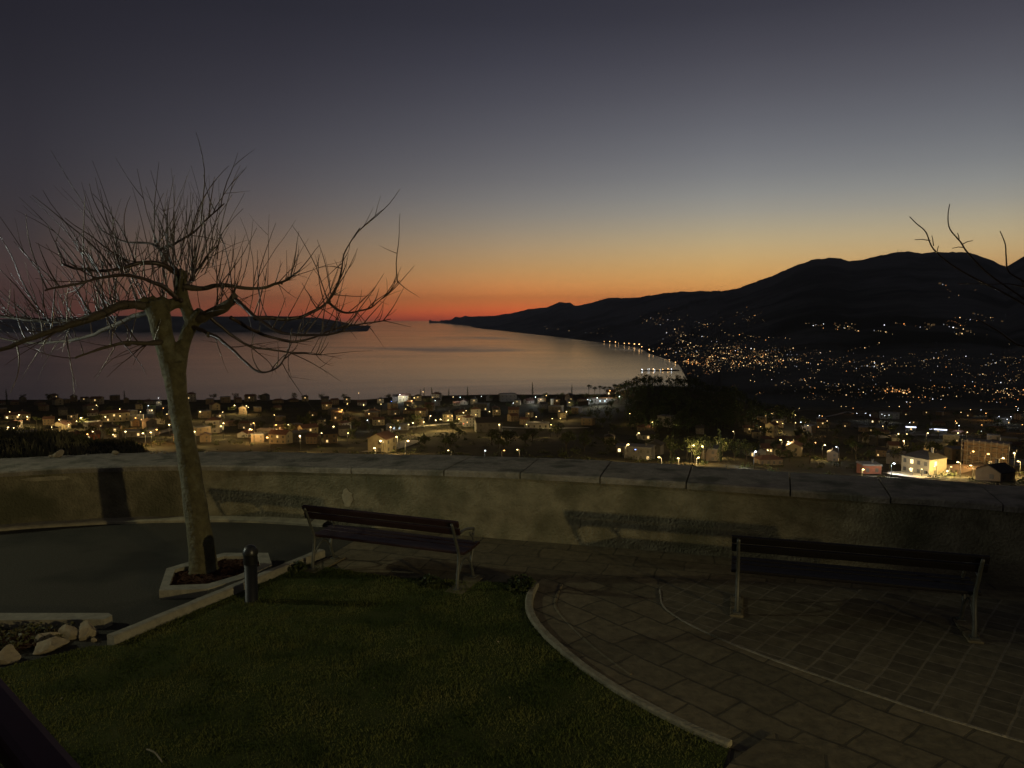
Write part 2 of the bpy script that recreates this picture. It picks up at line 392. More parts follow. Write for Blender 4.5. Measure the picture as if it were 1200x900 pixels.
# the lawn
lawn_poly = [KS + kn * .06, KE + kn * .06 - kd * .35, Vector((-2.0, 8.98)), Vector((-1.3, 8.72)), Vector((-.6, 8.62)), Vector((0, 8.55)), Vector((.30, 8.5))] + \
            [p for p in curveK if p.y < 8.5 and p.y > 5.12] + [Vector((1.45, 4.95)), Vector((1.0, 3.4)), Vector((-3.6, 3.4)), Vector((-5.6, 5.2)), Vector((-4.4, 6.5)), Vector((-3.95, 6.85))]
flat('lawn_soil', [tuple(p) for p in lawn_poly], .021, M['turf'])
def inside(poly, X, Y):
    r = np.zeros(len(X), bool); n = len(poly); j = n - 1
    for i in range(n):
        xi, yi = poly[i]; xj, yj = poly[j]
        c = ((yi > Y) != (yj > Y)) & (X < (xj - xi) * (Y - yi) / (yj - yi + 1e-12) + xi)
        r ^= c; j = i
    return r
def blades(name, poly, n, h, w, z, m, seed, holes=()):
    g = np.random.default_rng(seed)
    xs = [p[0] for p in poly]; ys = [p[1] for p in poly]
    X = g.uniform(min(xs), max(xs), n); Y = g.uniform(min(ys), max(ys), n)
    k = inside([tuple(p) for p in poly], X, Y)
    for hx, hy, hr in holes: k &= ((X - hx) ** 2 + (Y - hy) ** 2) > hr * hr
    X = X[k]; Y = Y[k]; n = len(X)
    # uneven growth: tufts and thin spots
    tu = np.array([mnoise.noise(Vector((x * 3.1, y * 3.1, 0))) + .6 * mnoise.noise(Vector((x * 9, y * 9, 4))) for x, y in zip(X, Y)])
    keep = g.uniform(0, 1, n) < np.clip(.8 + tu * .5, .3, 1); X = X[keep]; Y = Y[keep]; tu = tu[keep]; n = len(X)
    a = g.uniform(0, 2 * np.pi, n); H = h * g.uniform(.45, 1.15, n) * np.clip(1 + tu * .6, .5, 1.6); W = w * g.uniform(.6, 1.2, n)
    lean = g.uniform(.1, 1.0, n) * H; la = g.uniform(0, 2 * np.pi, n)
    V = np.zeros((n, 4, 3)); ca, sa = np.cos(a), np.sin(a)
    V[:, 0] = np.stack([X - ca * W, Y - sa * W, np.full(n, z)], 1); V[:, 1] = np.stack([X + ca * W, Y + sa * W, np.full(n, z)], 1)
    V[:, 2] = np.stack([X + ca * W * .7 + np.cos(la) * lean * .4, Y + sa * W * .7 + np.sin(la) * lean * .4, z + H * .6], 1)
    V[:, 3] = np.stack([X + np.cos(la) * lean, Y + np.sin(la) * lean, z + H], 1)
    me = bpy.data.meshes.new(name); me.vertices.add(4 * n); me.vertices.foreach_set('co', V.ravel())
    idx = np.arange(n)[:, None] * 4
    tri = np.concatenate([idx + 0, idx + 1, idx + 2, idx + 0, idx + 2, idx + 3], 1).ravel()
    me.loops.add(6 * n); me.loops.foreach_set('vertex_index', tri.astype(np.int32))
    me.polygons.add(2 * n); me.polygons.foreach_set('loop_start', (np.arange(2 * n) * 3).astype(np.int32)); me.polygons.foreach_set('loop_total', np.full(2 * n, 3, np.int32))
    me.update(calc_edges=True); me.validate(); me.materials.append(m)
    return link(name, me)
vis_lawn = [p for p in lawn_poly if p.y > 3.5] 
grass_poly = lawn_poly[:7] + [p for p in curveK if 5.12 < p.y < 8.5] + [Vector((1.45, 4.95)), Vector((1.2, 4.3)), Vector((-4.2, 4.3)), Vector((-5.0, 5.8)), Vector((-4.4, 6.5)), Vector((-3.95, 6.85))]
tag(blades('grass', grass_poly, 230000, .022, .0032, .02, M['grass'], 1), 'short green grass of the lawn in front of the benches', 'grass', kind='stuff')

# light stone edging round the lawn's curved side
def strip(name, line, w, z0, z1, m, jitter=.006, cutlen=None, seed=0):
    mb = MB(); L = [Vector((p[0], p[1], 0)) for p in line]; N2 = normals2(L)
    for i, p in enumerate(L):
        j = mnoise.noise(p * 4 + Vector((seed, 0, 0))) * jitter
        for d, z in ((-w / 2, z0), (-w / 2 + .004, z1 - .012), (-w / 2 + .018, z1), (w / 2 - .018, z1), (w / 2 - .004, z1 - .012), (w / 2, z0)):
            q = p + N2[i] * (d + j); mb.v.append((q.x, q.y, z + (mnoise.noise(q * 5) * .004 if z > z0 else 0)))
    for i in range(len(L) - 1):
        for k in range(6):
            a = i * 6 + k; b = i * 6 + (k + 1) % 6; mb.f.append((a, b, b + 6, a + 6))
    mb.f.append(tuple(range(6))); e = (len(L) - 1) * 6; mb.f.append(tuple(range(e + 5, e - 1, -1)))
    return mb.build(name, m)
edge = [p for p in curveK if 5.2 < p.y < 8.5]
tag(strip('curved_kerb', edge, .088, .0, .058, M['kerbstone'], seed=2), 'pale curved stone kerb between the lawn and the paving', 'kerb')
tag(strip('paving_edge_strip', [p for p in curveI if p.y < 8.4][:46], .022, .0, .024, M['cap'], seed=5), 'thin pale line of stone edging the small pavers by the right bench', 'edging')
tag(strip('paving_inner_strip', [p for p in curveJ if p.y > 6.3], .05, .0, .019, M['paving_b'], seed=8), 'short thin curved stone line between the border flagstones', 'edging')
# straight road kerb
kl = [KS + kd * (KE - KS).length * t for t in np.linspace(-.0, 1, 30)]
tag(strip('road_kerb', kl, .11, -.01, .105, M['concrete'], seed=6), 'straight pale concrete kerb between the road and the lawn', 'kerb')
# stone slab at the terrace foot
sl = MB(); sl.prism([(1.52, 5.0), (1.93, 5.36), (2.25, 5.02), (3.3, 3.6), (1.9, 2.6), (.6, 3.8)], .018, .034)
tag(sl.build('stone_slab', M['paving']), 'flat stone slab at the bottom edge beside the curved kerb end', 'slab')

# ------------------------------------------------------------------ street tree planter
tree_xy = at(238, 668, .06)
pl = empty('tree_planter', (tree_xy.x, tree_xy.y, 0)); tag(pl, 'low six-sided concrete planter kerb round the bare tree', 'planter')
outer = [(-3.87, 8.09), (-4.12, 8.82), (-3.90, 9.16), (-3.66, 9.42), (-3.10, 9.42), (-2.90, 8.95), (-3.08, 8.50), (-3.36, 8.14)]
inner = [(-3.83, 8.25), (-4.0, 8.78), (-3.80, 9.03), (-3.61, 9.28), (-3.18, 9.28), (-3.03, 8.93), (-3.19, 8.58), (-3.42, 8.30)]
pm = MB(); n = 8
pm.add([(x, y, -.01) for x, y in outer] + [(x, y, .1) for x, y in outer] + [(x, y, .1) for x, y in inner] + [(x, y, .01) for x, y in inner],
       [q for i in range(n) for q in ((i, n + i, n + (i + 1) % n, (i + 1) % n), (n + i, 2 * n + i, 2 * n + (i + 1) % n, n + (i + 1) % n), (2 * n + i, 3 * n + i, 3 * n + (i + 1) % n, 2 * n + (i + 1) % n))])
o = pm.build('kerb', M['concrete'], pl); o.location = (-tree_xy.x, -tree_xy.y, 0)
sm = MB(); rs = random.Random(5)
sm.add([(x, y, .05) for x, y in inner], [tuple(range(n))])
def pin(x, y): return bool(inside(inner, np.array([x]), np.array([y]))[0])
for _ in range(1500):
    x, y = rs.uniform(-4, -3), rs.uniform(8.2, 9.3)
    if pin(x, y):
        a = rs.uniform(0, 6.28); w, h = rs.uniform(.012, .03), rs.uniform(.006, .013); t = rs.uniform(-.6, .6)
        sm.add([(x + math.cos(a) * w * sx - math.sin(a) * h * sy, y + math.sin(a) * w * sx + math.cos(a) * h * sy, .058 + rs.uniform(0, .012) + t * sx * .012) for sx, sy in ((-1, -1), (1, -1), (1, 1), (-1, 1))], [(0, 1, 2, 3)])
o = sm.build('mulch', M['soil'], pl); o.location = (-tree_xy.x, -tree_xy.y, 0)

# ------------------------------------------------------------------ bollard light
bl = at(295, 704, 0.02)
bo = empty('bollard_light', (bl.x, bl.y, 0)); tag(bo, 'short black bollard light with rounded cap, beside the tree planter kerb', 'bollard')
p = MB(); p.lathe([(.082, .0), (.082, .02), (.068, .03), (.068, .43)], 24); p.build('post', M['blackpaint'], bo, True)
p = MB(); p.lathe([(.066, .43)] + [(r, .435 + i * .012 + dz) for i in range(8) for r, dz in ((.058, 0), (.074, .004), (.074, .009), (.058, .0115))] + [(.07, .535)], 24); p.build('louvre_ring', M['greylid'], bo)
p = MB(); p.lathe([(.078, .533), (.08, .545), (.078, .575), (.068, .605), (.048, .628), (.022, .64), (.004, .643)], 24); p.build('cap', M['greylid'], bo, True)

# ------------------------------------------------------------------ benches
def make_bench(L, wood):
    root = empty('park_bench')
    half = L / 2
    for s in (-1, 1):
        x = s * (half - .06)
        fr = MB()
        back = [(x, -.02, .0), (x, -.015, .12), (x, .02, .3), (x, .015, .42), (x, -.045, .55), (x, -.10, .68), (x, -.155, .79)]
        back = smooth_line(back, 4); fr.tube(back, [.021 - .006 * i / len(back) for i in range(len(back))], 8)
        fl = smooth_line([(x, .43, .0), (x, .40, .08), (x, .36, .2), (x, .40, .32), (x, .455, .41)], 4); fr.tube(fl, .018, 8)
        fr.tube(smooth_line([(x, .02, .38), (x, .2, .355), (x, .38, .375), (x, .46, .40)], 4), .017, 8)
        fr.tube(smooth_line([(x, .0, .14), (x, .10, .25), (x, .20, .30), (x, .30, .25), (x, .39, .14)], 4), .011, 6)
        for yy in (-.02, .43): fr.box((x, yy, .008), (.07, .09, .016), bev=.004)
        f = fr.build('side_frame', M['iron'], root, True)
        ar = MB()
        arm = [(x, -.07, .60), (x, .08, .635), (x, .24, .63), (x, .37, .60)] + [(x, .40 + .045 * math.sin(a), .555 + .045 * math.cos(a)) for a in [i * .5 for i in range(1, 11)]]
        ar.tube(smooth_line(arm, 3), .015, 8)
        ar.tube(smooth_line([(x, .40, .50), (x, .43, .46), (x, .45, .41)], 4), .013, 6)
        ar.build('armrest', M['iron'], f, True)
    bk = MB()
    for c, w, tilt in (((0, -.135, .765), .078, R(-22)), ((0, -.100, .672), .078, R(-22))):
        m = Matrix.Translation(c) @ Matrix.Rotation(-tilt, 4, 'X'); bk.box((0, 0.034, 0), (L, .034, w), bev=.008, M=m)
    bk.build('backrest', M[wood], root)
    se = MB()
    for k, yy in enumerate((.10, .215, .33, .44)):
        se.box((0, yy, .395 + (.014 if k == 3 else .006 * abs(k - 1))), (L, .10, .032), bev=.008)
    se.build('seat', M[wood], root)
    return root
b1 = make_bench(2.06, 'benchwood'); tag(b1, 'dark red slatted park bench on the lawn edge, right of the bare tree', 'bench', 'park benches facing the view')
pa, pb = Vector((-2.45, 9.05)), Vector((-.58, 8.33)); c = (pa + pb) / 2
b1.location = (c.x, c.y, .022); b1.rotation_euler.z = math.atan2(pb.y - pa.y, pb.x - pa.x)
M['shaded_benchwood'] = mat('shaded_bench_wood', (.012, .009, .008), (.007, .006, .006), rough=.5, scale=12, bump=.15, bscale=60, spec=.3)  # darker copy of the bench wood, shade of the right side put into its colour
b2 = make_bench(2.06, 'shaded_benchwood'); tag(b2, 'shade-darkened slatted park bench standing on small pavers at the right', 'bench', 'park benches facing the view')
pa2, pb2 = Vector((2.27, 7.67)), Vector((4.48, 7.0)); c2 = (pa2 + pb2) / 2
b2.location = (c2.x, c2.y, .035); b2.rotation_euler.z = math.atan2(pb2.y - pa2.y, pb2.x - pa2.x); b2.scale = (1.12, 1.03, 1.03)
def pad(x, y, rz, w, d, z0, z1, label, seed):
    mb = MB(); mb.box((0, 0, (z0 + z1) / 2), (w, d, z1 - z0), bev=.008)
    o = mb.build('stone_pad', M['paving_b']); o.location = (x, y, 0); o.rotation_euler.z = rz
    tag(o, label, 'paving stone', 'stone pads under the bench legs')
def bench_pad(b, sx, L, sc, lab, z0, z1, pw=.22, pl_=.66):
    a = b.rotation_euler.z; lx = sx * (L / 2 - .06) * sc; ly = .2
    pad(b.location.x + math.cos(a) * lx - math.sin(a) * ly, b.location.y + math.sin(a) * lx + math.cos(a) * ly, a, pw, pl_, z0, z1, lab, 1)
bench_pad(b1, -1, 2.06, 1, 'long stone pad under the left legs of the bench nearer the tree', .0, .0245)
bench_pad(b1, 1, 2.06, 1, 'long stone pad under the right legs of the bench nearer the tree', .0, .0245)
bench_pad(b2, -1, 2.06, 1.12, 'long stone pad under the left legs of the right bench', .0, .0375, .13, .60)
bench_pad(b2, 1, 2.06, 1.12, 'long stone pad under the right legs of the right bench', .0, .0375, .13, .60)

# ------------------------------------------------------------------ lower-left bed: kerb, stones, ground cover
kb = MB(); kb.prism([(-6.6, 7.46), (-4.09, 7.46), (-4.02, 7.40), (-4.05, 7.30), (-6.6, 7.24)], -.01, .1)
tag(kb.build('bed_kerb', M['concrete']), 'pale concrete kerb along the back of the planted bed, bottom left', 'kerb')
st = [(-4.10, 7.10, .26, .22, .34, 'upright pale boulder at the right end of the bed'), (-4.26, 7.08, .30, .2, .30, 'tilted grey rock behind the pale boulder of the bed'),
      (-4.30, 6.84, .42, .24, .28, 'widest flat rock in the middle of the bed edge'), (-4.42, 6.98, .24, .18, .26, 'small light rock leaning on the widest rock of the bed'),
      (-4.56, 6.58, .34, .26, .28, 'rounded rock left of the widest rock of the bed edge'), (-4.74, 6.44, .2, .18, .2, 'small pale rock wedged between two larger bed rocks'),
      (-4.86, 6.2, .36, .26, .28, 'large rock of the bed edge next to the dark handrail'), (-3.98, 7.0, .08, .07, .09, 'fist-sized stone on the grass at the bed corner')]
for i, (x, y, a, b, h, lab) in enumerate(st):
    mb = MB(); rockmesh(mb, (0, 0, h * .2), (a * .7, b * .7, h * .5), i * 7 + 3, random.uniform(-.5, .5) + R(40), 3)
    o = mb.build('bed_stone', M['rock']); o.location = (x, y, 0); tag(o, lab, 'rock', 'rough stones edging the bed')
bedpoly = [(-6.4, 7.22), (-4.25, 7.22), (-4.25, 7.1), (-4.5, 6.8), (-5.0, 6.15), (-6.4, 5.2)]
flat('bed_soil', bedpoly, .028, M['soil'])
def leafmass(mb, poly, n, z, hmax, size, seed):
    r = random.Random(seed); xs = [p[0] for p in poly]; ys = [p[1] for p in poly]; k = 0
    while k < n:
        x, y = r.uniform(min(xs), max(xs)), r.uniform(min(ys), max(ys))
        if not inside(poly, np.array([x]), np.array([y]))[0]: continue
        k += 1
        hh = hmax * max(.1, .55 + mnoise.noise(Vector((x * 5, y * 5, 1))) * .9)
        c = Vector((x, y, z + r.uniform(.1, 1) * hh)); leaf(mb, c, size * r.uniform(.6, 1.3), r)
def leaf(mb, c, s, r):
    u = Vector((r.gauss(0, 1), r.gauss(0, 1), r.gauss(0, .7))).normalized(); w = u.orthogonal().normalized()
    w = Matrix.Rotation(r.uniform(0, 6.28), 3, u) @ w
    mb.add([c - u * s, c + w * s * .5, c + u * s, c - w * s * .5], [(0, 1, 2, 3)])
mb = MB(); leafmass(mb, bedpoly, 5200, .03, .12, .022, 4)
tag(mb.build('ground_cover', M['ivy']), 'low leafy ground cover filling the bed behind the rocks, bottom left', 'plants', kind='stuff')
def low_shrub(x, y, r0, h, n, label, seed):
    root = empty('low_shrub', (x, y, .02)); tag(root, label, 'shrub'); r = random.Random(seed); mb = MB(); sm_ = MB()
    for _ in range(7):
        a = r.uniform(0, 6.28); sm_.tube([(0, 0, 0), (math.cos(a) * r0 * .4, math.sin(a) * r0 * .4, h * .5), (math.cos(a) * r0 * .8, math.sin(a) * r0 * .8, h * .85)], [.006, .004, .002], 4)
    for _ in range(n):
        a = r.uniform(0, 6.28); q = r0 * math.sqrt(r.random()); leaf(mb, Vector((math.cos(a) * q, math.sin(a) * q, r.uniform(.03, 1) * h * (1 - .5 * (q / r0) ** 2))), r.uniform(.018, .035), r)
    mb.build('foliage', M['leafdark'], root); sm_.build('stems', M['farbark'], root)
low_shrub(.10, 8.34, .16, .17, 420, 'small dark leafy shrub at the corner where lawn meets curved kerb', 1)
low_shrub(-.95, 8.48, .13, .12, 260, 'small dark tuft of leaves by the right legs of the bench', 2)
low_shrub(-2.62, 9.0, .12, .10, 200, 'small dark tuft of leaves by the left legs of the bench', 3)
tw = MB(); q0, q1 = at(172, 878, .06), at(190, 893, .05); tw.tube(smooth_line([q0, q0.lerp(q1, .5) + Vector((.0, .012, .012)), q1], 4), [.006] * 8 + [.004], 6)
tag(tw.build('fallen_twig', M['kerbstone']), 'pale fallen twig lying on the grass near the bottom edge', 'twig')

rl0 = random.Random(71); lm_ = MB()
while len(lm_.f) < 16:
    x, y = rl0.uniform(-4, 2), rl0.uniform(4.8, 9)
    if inside([tuple(p) for p in grass_poly], np.array([x]), np.array([y]))[0]: leaf(lm_, Vector((x, y, .045)), rl0.uniform(.009, .018), rl0)
tag(lm_.build('fallen_leaves', M['kerbstone']), 'a few pale fallen leaves scattered on the lawn', 'leaves', kind='stuff')
# handrail of the balcony, bottom left
hr = empty('balcony_railing', (-.9, 1.2, 1.5)); tag(hr, 'dark red painted balcony railing crossing the bottom left corner', 'railing')
A, B = Vector((-1.64, 1.90, 2.5)), Vector((-.20, .59, 2.5)); d = (B - A).normalized()
mb = MB(); mb.box(((A + B) / 2 + Vector((0, 0, -.025))), ((B - A).length, .056, .05), math.atan2(d.y, d.x), .012); o = mb.build('handrail', M['railwood'], hr); o.location = (.9, -1.2, -1.5)
mb = MB(); off = Vector((-.030, -.033, 0)); 
mb.box(((A + B) / 2 + off + Vector((0, 0, -.03))), ((B - A).length, .010, .03), math.atan2(d.y, d.x), .003); o = mb.build('lower_bar', M['iron'], hr); o.location = (.9, -1.2, -1.5)
for k in range(6):
    mb = MB(); q = A.lerp(B, .05 + k * .18) + off; mb.tube([(q.x, q.y, 1.5), (q.x, q.y, 2.46)], .012, 8); o = mb.build('baluster', M['iron'], hr, True); o.location = (.9, -1.2, -1.5)

# ------------------------------------------------------------------ the bare tree
def polyl(pts, depth):
    """points given as picture survey (px, py, metres towards/away)"""
    return [atY(a, b, depth + c) for a, b, c in pts]
TY = tree_xy.y
tree = empty('bare_tree', (tree_xy.x, tree_xy.y, .05)); tag(tree, 'bare pollarded tree with leaning trunk and long upright shoots in the planter', 'tree')
def tchild(mb, name, m, parent, smooth=True):
    o = mb.build(name, m, parent, smooth)
    if parent is tree: o.location = (-tree_xy.x, -tree_xy.y, -.05)
    return o
tk = MB()
def thick(pts, r, n=14, k=6): 
    L = smooth_line(pts, k); rr = []
    for i in range(len(L)):
        t = i / (len(L) - 1) * (len(r) - 1); a = int(min(t, len(r) - 2)); rr.append((r[a] + (r[a + 1] - r[a]) * (t - a)) * (1 + .06 * mnoise.noise(L[i] * 5)))
    tk.tube(L, rr, n)
    return L
thick(polyl([(239, 672, 0), (236, 640, 0), (230, 600, 0), (222, 545, .0), (214, 500, 0), (208, 465, 0), (205, 440, 0), (203, 425, 0)], TY), [.17, .15, .135, .122, .115, .115, .125, .145])
for a in range(5):
    an = a * 1.26 + .3; q = Vector((tree_xy.x, tree_xy.y, .04)); tk.tube([q + Vector((math.cos(an) * .19, math.sin(an) * .19, -.05)), q + Vector((math.cos(an) * .13, math.sin(an) * .13, .03)), q + Vector((math.cos(an) * .06, math.sin(an) * .06, .25))], [.03, .05, .06], 8)
thick(polyl([(202, 440, 0), (196, 412, -.05), (190, 390, -.1), (187, 372, -.12), (182, 355, -.1)], TY), [.11, .115, .115, .125, .13])
thick(polyl([(207, 440, 0), (213, 412, .05), (219, 392, .1), (226, 378, .1), (238, 366, .1)], TY), [.10, .08, .075, .08, .085])
thick(polyl([(226, 384, .1), (220, 366, .1), (214, 348, .08), (212, 334, .05), (213, 318, .0)], TY), [.07, .07, .07, .065, .06])
thick(polyl([(186, 364, -.1), (198, 358, 0), (214, 352, .06)], TY), [.09, .07, .06])
for (a, b, c, r_) in ((178, 356, -.1, .14), (190, 353, -.05, .12), (168, 354, -.15, .10), (213, 320, 0, .08), (204, 317, 0, .06), (230, 370, .1, .08), (197, 452, -.08, .05), (212, 350, .05, .09)):
    q = atY(a, b, TY + c); rockmesh(tk, q, (r_ * 1.6, r_ * 1.6, r_ * 1.5), int(a), 0, 2)
to = tchild(tk, 'trunk', M['bark'], tree)
rm = to.modifiers.new('grow', 'REMESH'); rm.mode = 'VOXEL'; rm.voxel_size = .016; rm.use_smooth_shade = True
sm2 = to.modifiers.new('soft', 'SMOOTH'); sm2.factor = .5; sm2.iterations = 4
LIMBS = [  # survey points (px, py, depth offset), start and end radius, shoots
    ([(185, 362, -.1), (150, 356, -.3), (110, 372, -.6), (60, 388, -.8), (0, 410, -1.0), (-45, 424, -1.1)], .085, .02, 38),
    ([(178, 354, -.1), (130, 362, .1), (85, 376, .2), (35, 374, .3), (-25, 366, .4)], .08, .018, 34),
    ([(212, 322, 0), (190, 310, -.2), (165, 308, -.3), (140, 315, -.4), (105, 317, -.5), (72, 310, -.6)], .045, .018, 22),
    ([(212, 320, 0), (192, 300, .2), (176, 285, .3), (150, 284, .4), (118, 270, .5)], .035, .010, 12),
    ([(186, 292, .2), (205, 286, .2), (226, 272, .15), (244, 255, .1), (263, 238, .1)], .026, .009, 8),
    ([(213, 336, 0), (240, 338, .2), (262, 334, .3), (300, 338, .5), (330, 330, .6), (352, 318, .7)], .05, .014, 22),
    ([(226, 376, .1), (250, 366, .0), (268, 356, -.1), (275, 346, -.15)], .085, .06, 14),
    ([(275, 350, -.15), (296, 368, -.3), (330, 390, -.4), (372, 393, -.5), (404, 388, -.6)], .04, .012, 16),
    ([(222, 382, .1), (248, 392, -.2), (275, 412, -.4), (300, 434, -.6), (322, 432, -.7), (338, 412, -.8), (342, 385, -.9)], .034, .006, 8),
    ([(300, 372, -.25), (340, 374, -.1), (366, 366, 0), (385, 352, .1), (396, 330, .15), (404, 298, .2), (422, 267, .2)], .036, .007, 14),
    ([(385, 354, .1), (404, 366, .0), (428, 362, -.1), (448, 350, -.1), (469, 329, -.1)], .024, .005, 10),
    ([(270, 372, .0), (310, 392, .4), (352, 400, .6), (396, 384, .7), (436, 378, .7), (458, 374, .7)], .035, .006, 12),
    ([(191, 400, -.12), (176, 402, -.4), (150, 402, -.6), (120, 408, -.8), (88, 420, -1.0)], .05, .012, 12),
    ([(182, 362, -.1), (140, 378, .5), (96, 396, .9), (40, 402, 1.2), (-20, 392, 1.4)], .05, .014, 18),
    ([(240, 366, .1), (286, 402, .3), (330, 412, .5), (378, 416, .6)], .03, .008, 10),
    ([(212, 352, 0), (222, 330, .4), (238, 306, .6), (256, 286, .7)], .035, .012, 12),
    ([(208, 350, 0), (180, 330, -.5), (146, 322, -.9), (100, 330, -1.2), (52, 340, -1.4)], .04, .012, 18),
]
rt = random.Random(21)
def shoot(mb, p, dirv, length, r0, bend, sub=0.5, up=.25, n=7):
    pts = [p]; d = dirv.normalized(); side = Vector((rt.gauss(0, 1), rt.gauss(0, 1), rt.gauss(0, 1))) * bend
    for i in range(n):
        d = (d + Vector((0, 0, up / n * 1.3)) + side / n + Vector((rt.gauss(0, .055), rt.gauss(0, .055), rt.gauss(0, .05)))).normalized(); pts.append(pts[-1] + d * length / n)
    mb.tube(pts, [r0 * (1 - .72 * i / n) for i in range(n + 1)], 4, cap=False)
    if rt.random() < sub:
        for _ in range(rt.choice((1, 1, 2))):
            k = rt.randint(1, n - 2); dd = (pts[k + 1] - pts[k]).normalized() + Vector((rt.gauss(0, .6), rt.gauss(0, .5), rt.gauss(.1, .5)))
            shoot(mb, pts[k], dd, length * rt.uniform(.2, .5), r0 * .55, bend, 0, up, 4)
for k, (pts, r0, r1, ns) in enumerate(LIMBS):
    L = smooth_line(polyl(pts, TY), 6); m = len(L); mb = MB()
    mb.tube([q + Vector(mnoise.noise_vector(q * 6)) * .018 for q in L], [.78 * (r0 + (r1 - r0) * (i / (m - 1)) ** .7) * (1 + .3 * mnoise.noise(L[i] * 9)) for i in range(m)], 9)
    lo = tchild(mb, 'limb', M['limb'] if r0 > .045 else M['twig'], tree)
    tm = MB()
    for s in range(int(ns * (1.6 if k in (0, 1, 2, 13, 16) else 1.15))):
        t = rt.uniform(.12, 1.0) ** .9; i = min(m - 2, int(t * (m - 1))); p = L[i].lerp(L[i + 1], rt.random()); px, py = proj(p)
        tang = (L[i + 1] - L[i]).normalized(); out = (px - 208) / 230
        roll = rt.random(); thin = r0 < .04 and k not in (3, 4)
        if roll < .66:
            dv = Vector((out * .95 + rt.gauss(0, .22), rt.gauss(0, .35), 1.0)); ln = rt.uniform(.3, 1.05) * (1.15 - .35 * min(1, abs(out)))
            if k in (8, 9, 10, 11, 14, 12): ln *= .6
            shoot(tm, p, dv, ln, rt.uniform(.005, .0095), .25, .45, .22)
        elif roll < .86:
            dv = tang * .8 + Vector((rt.gauss(0, .5), rt.gauss(0, .6), rt.uniform(-.2, .5))); shoot(tm, p, dv, rt.uniform(.3, .8), rt.uniform(.006, .009), .4, .7, .2)
        else:
            dv = tang * .6 + Vector((rt.gauss(0, .3), rt.gauss(0, .5), rt.uniform(-.9, -.2))); shoot(tm, p, dv, rt.uniform(.3, .7), rt.uniform(.005, .008), .3, .6, -.1)
    if k == 2:
        for a, b, e, f in ((130, 312, 54, 217), (150, 308, 76, 255)): shoot(tm, atY(a, b, TY - .35), atY(e, f, TY - .9) - atY(a, b, TY - .35), (atY(e, f, TY - .9) - atY(a, b, TY - .35)).length, .011, .05, .2, .02)
    if k == 0:
        for a, b, e, f in ((46, 362, -4, 272), (44, 366, 10, 316), (52, 360, 46, 326), (60, 384, 70, 318), (20, 405, 34, 466), (78, 395, 92, 456), (126, 375, 150, 442)):
            shoot(tm, atY(a, b, TY - .8), atY(e, f, TY - 1.3) - atY(a, b, TY - .8), (atY(e, f, TY - 1.3) - atY(a, b, TY - .8)).length, .010, .06, .3, .02)
    if k == 9:
        for a, b, e, f in ((384, 352, 358, 258), (388, 345, 376, 280), (380, 356, 362, 300), (372, 362, 350, 330)): shoot(tm, atY(a, b, TY + .1), atY(e, f, TY + .2) - atY(a, b, TY + .1), (atY(e, f, TY + .2) - atY(a, b, TY + .1)).length, .009, .06, .3, .02)
    tm.build('twigs', M['twig'], lo, True)
for a, b, c, r_ in ((275, 347, -.13, .062), (385, 353, .08, .032), (166, 308, -.3, .034), (187, 310, -.2, .036), (262, 335, .3, .036), (150, 356, -.3, .06), (110, 372, -.6, .05), (130, 362, .1, .055), (85, 376, .2, .04), (244, 392, -.2, .036), (150, 402, -.6, .036), (188, 291, .2, .03), (330, 331, .6, .026), (300, 372, -.25, .036)):
    kn_ = MB(); rockmesh(kn_, atY(a, b, TY + c), (r_ * 1.7, r_ * 1.7, r_ * 1.6), int(a * 3), 0, 3); tchild(kn_, 'pollard_knuckle', M['limb'], tree)
# vertical water shoots rising from the pollard heads
hm = MB()
for k in range(62):
    px = rt.choice((rt.gauss(176, 16), rt.gauss(212, 14), rt.gauss(190, 20), rt.gauss(225, 20))); py = 352 - max(0, (px - 195)) * .8 + rt.uniform(-8, 6)
    if 195 < px < 225: py = rt.uniform(300, 350)
    out = (px - 204) / 75; dv = Vector((out * .55 + rt.gauss(0, .16), rt.gauss(0, .28), 1)); shoot(hm, atY(px, py, TY + rt.gauss(0, .12)), dv, rt.uniform(.55, 1.12), rt.uniform(.0055, .0095), .2, .45, .12)
tchild(hm, 'head_shoots', M['twig'], tree)

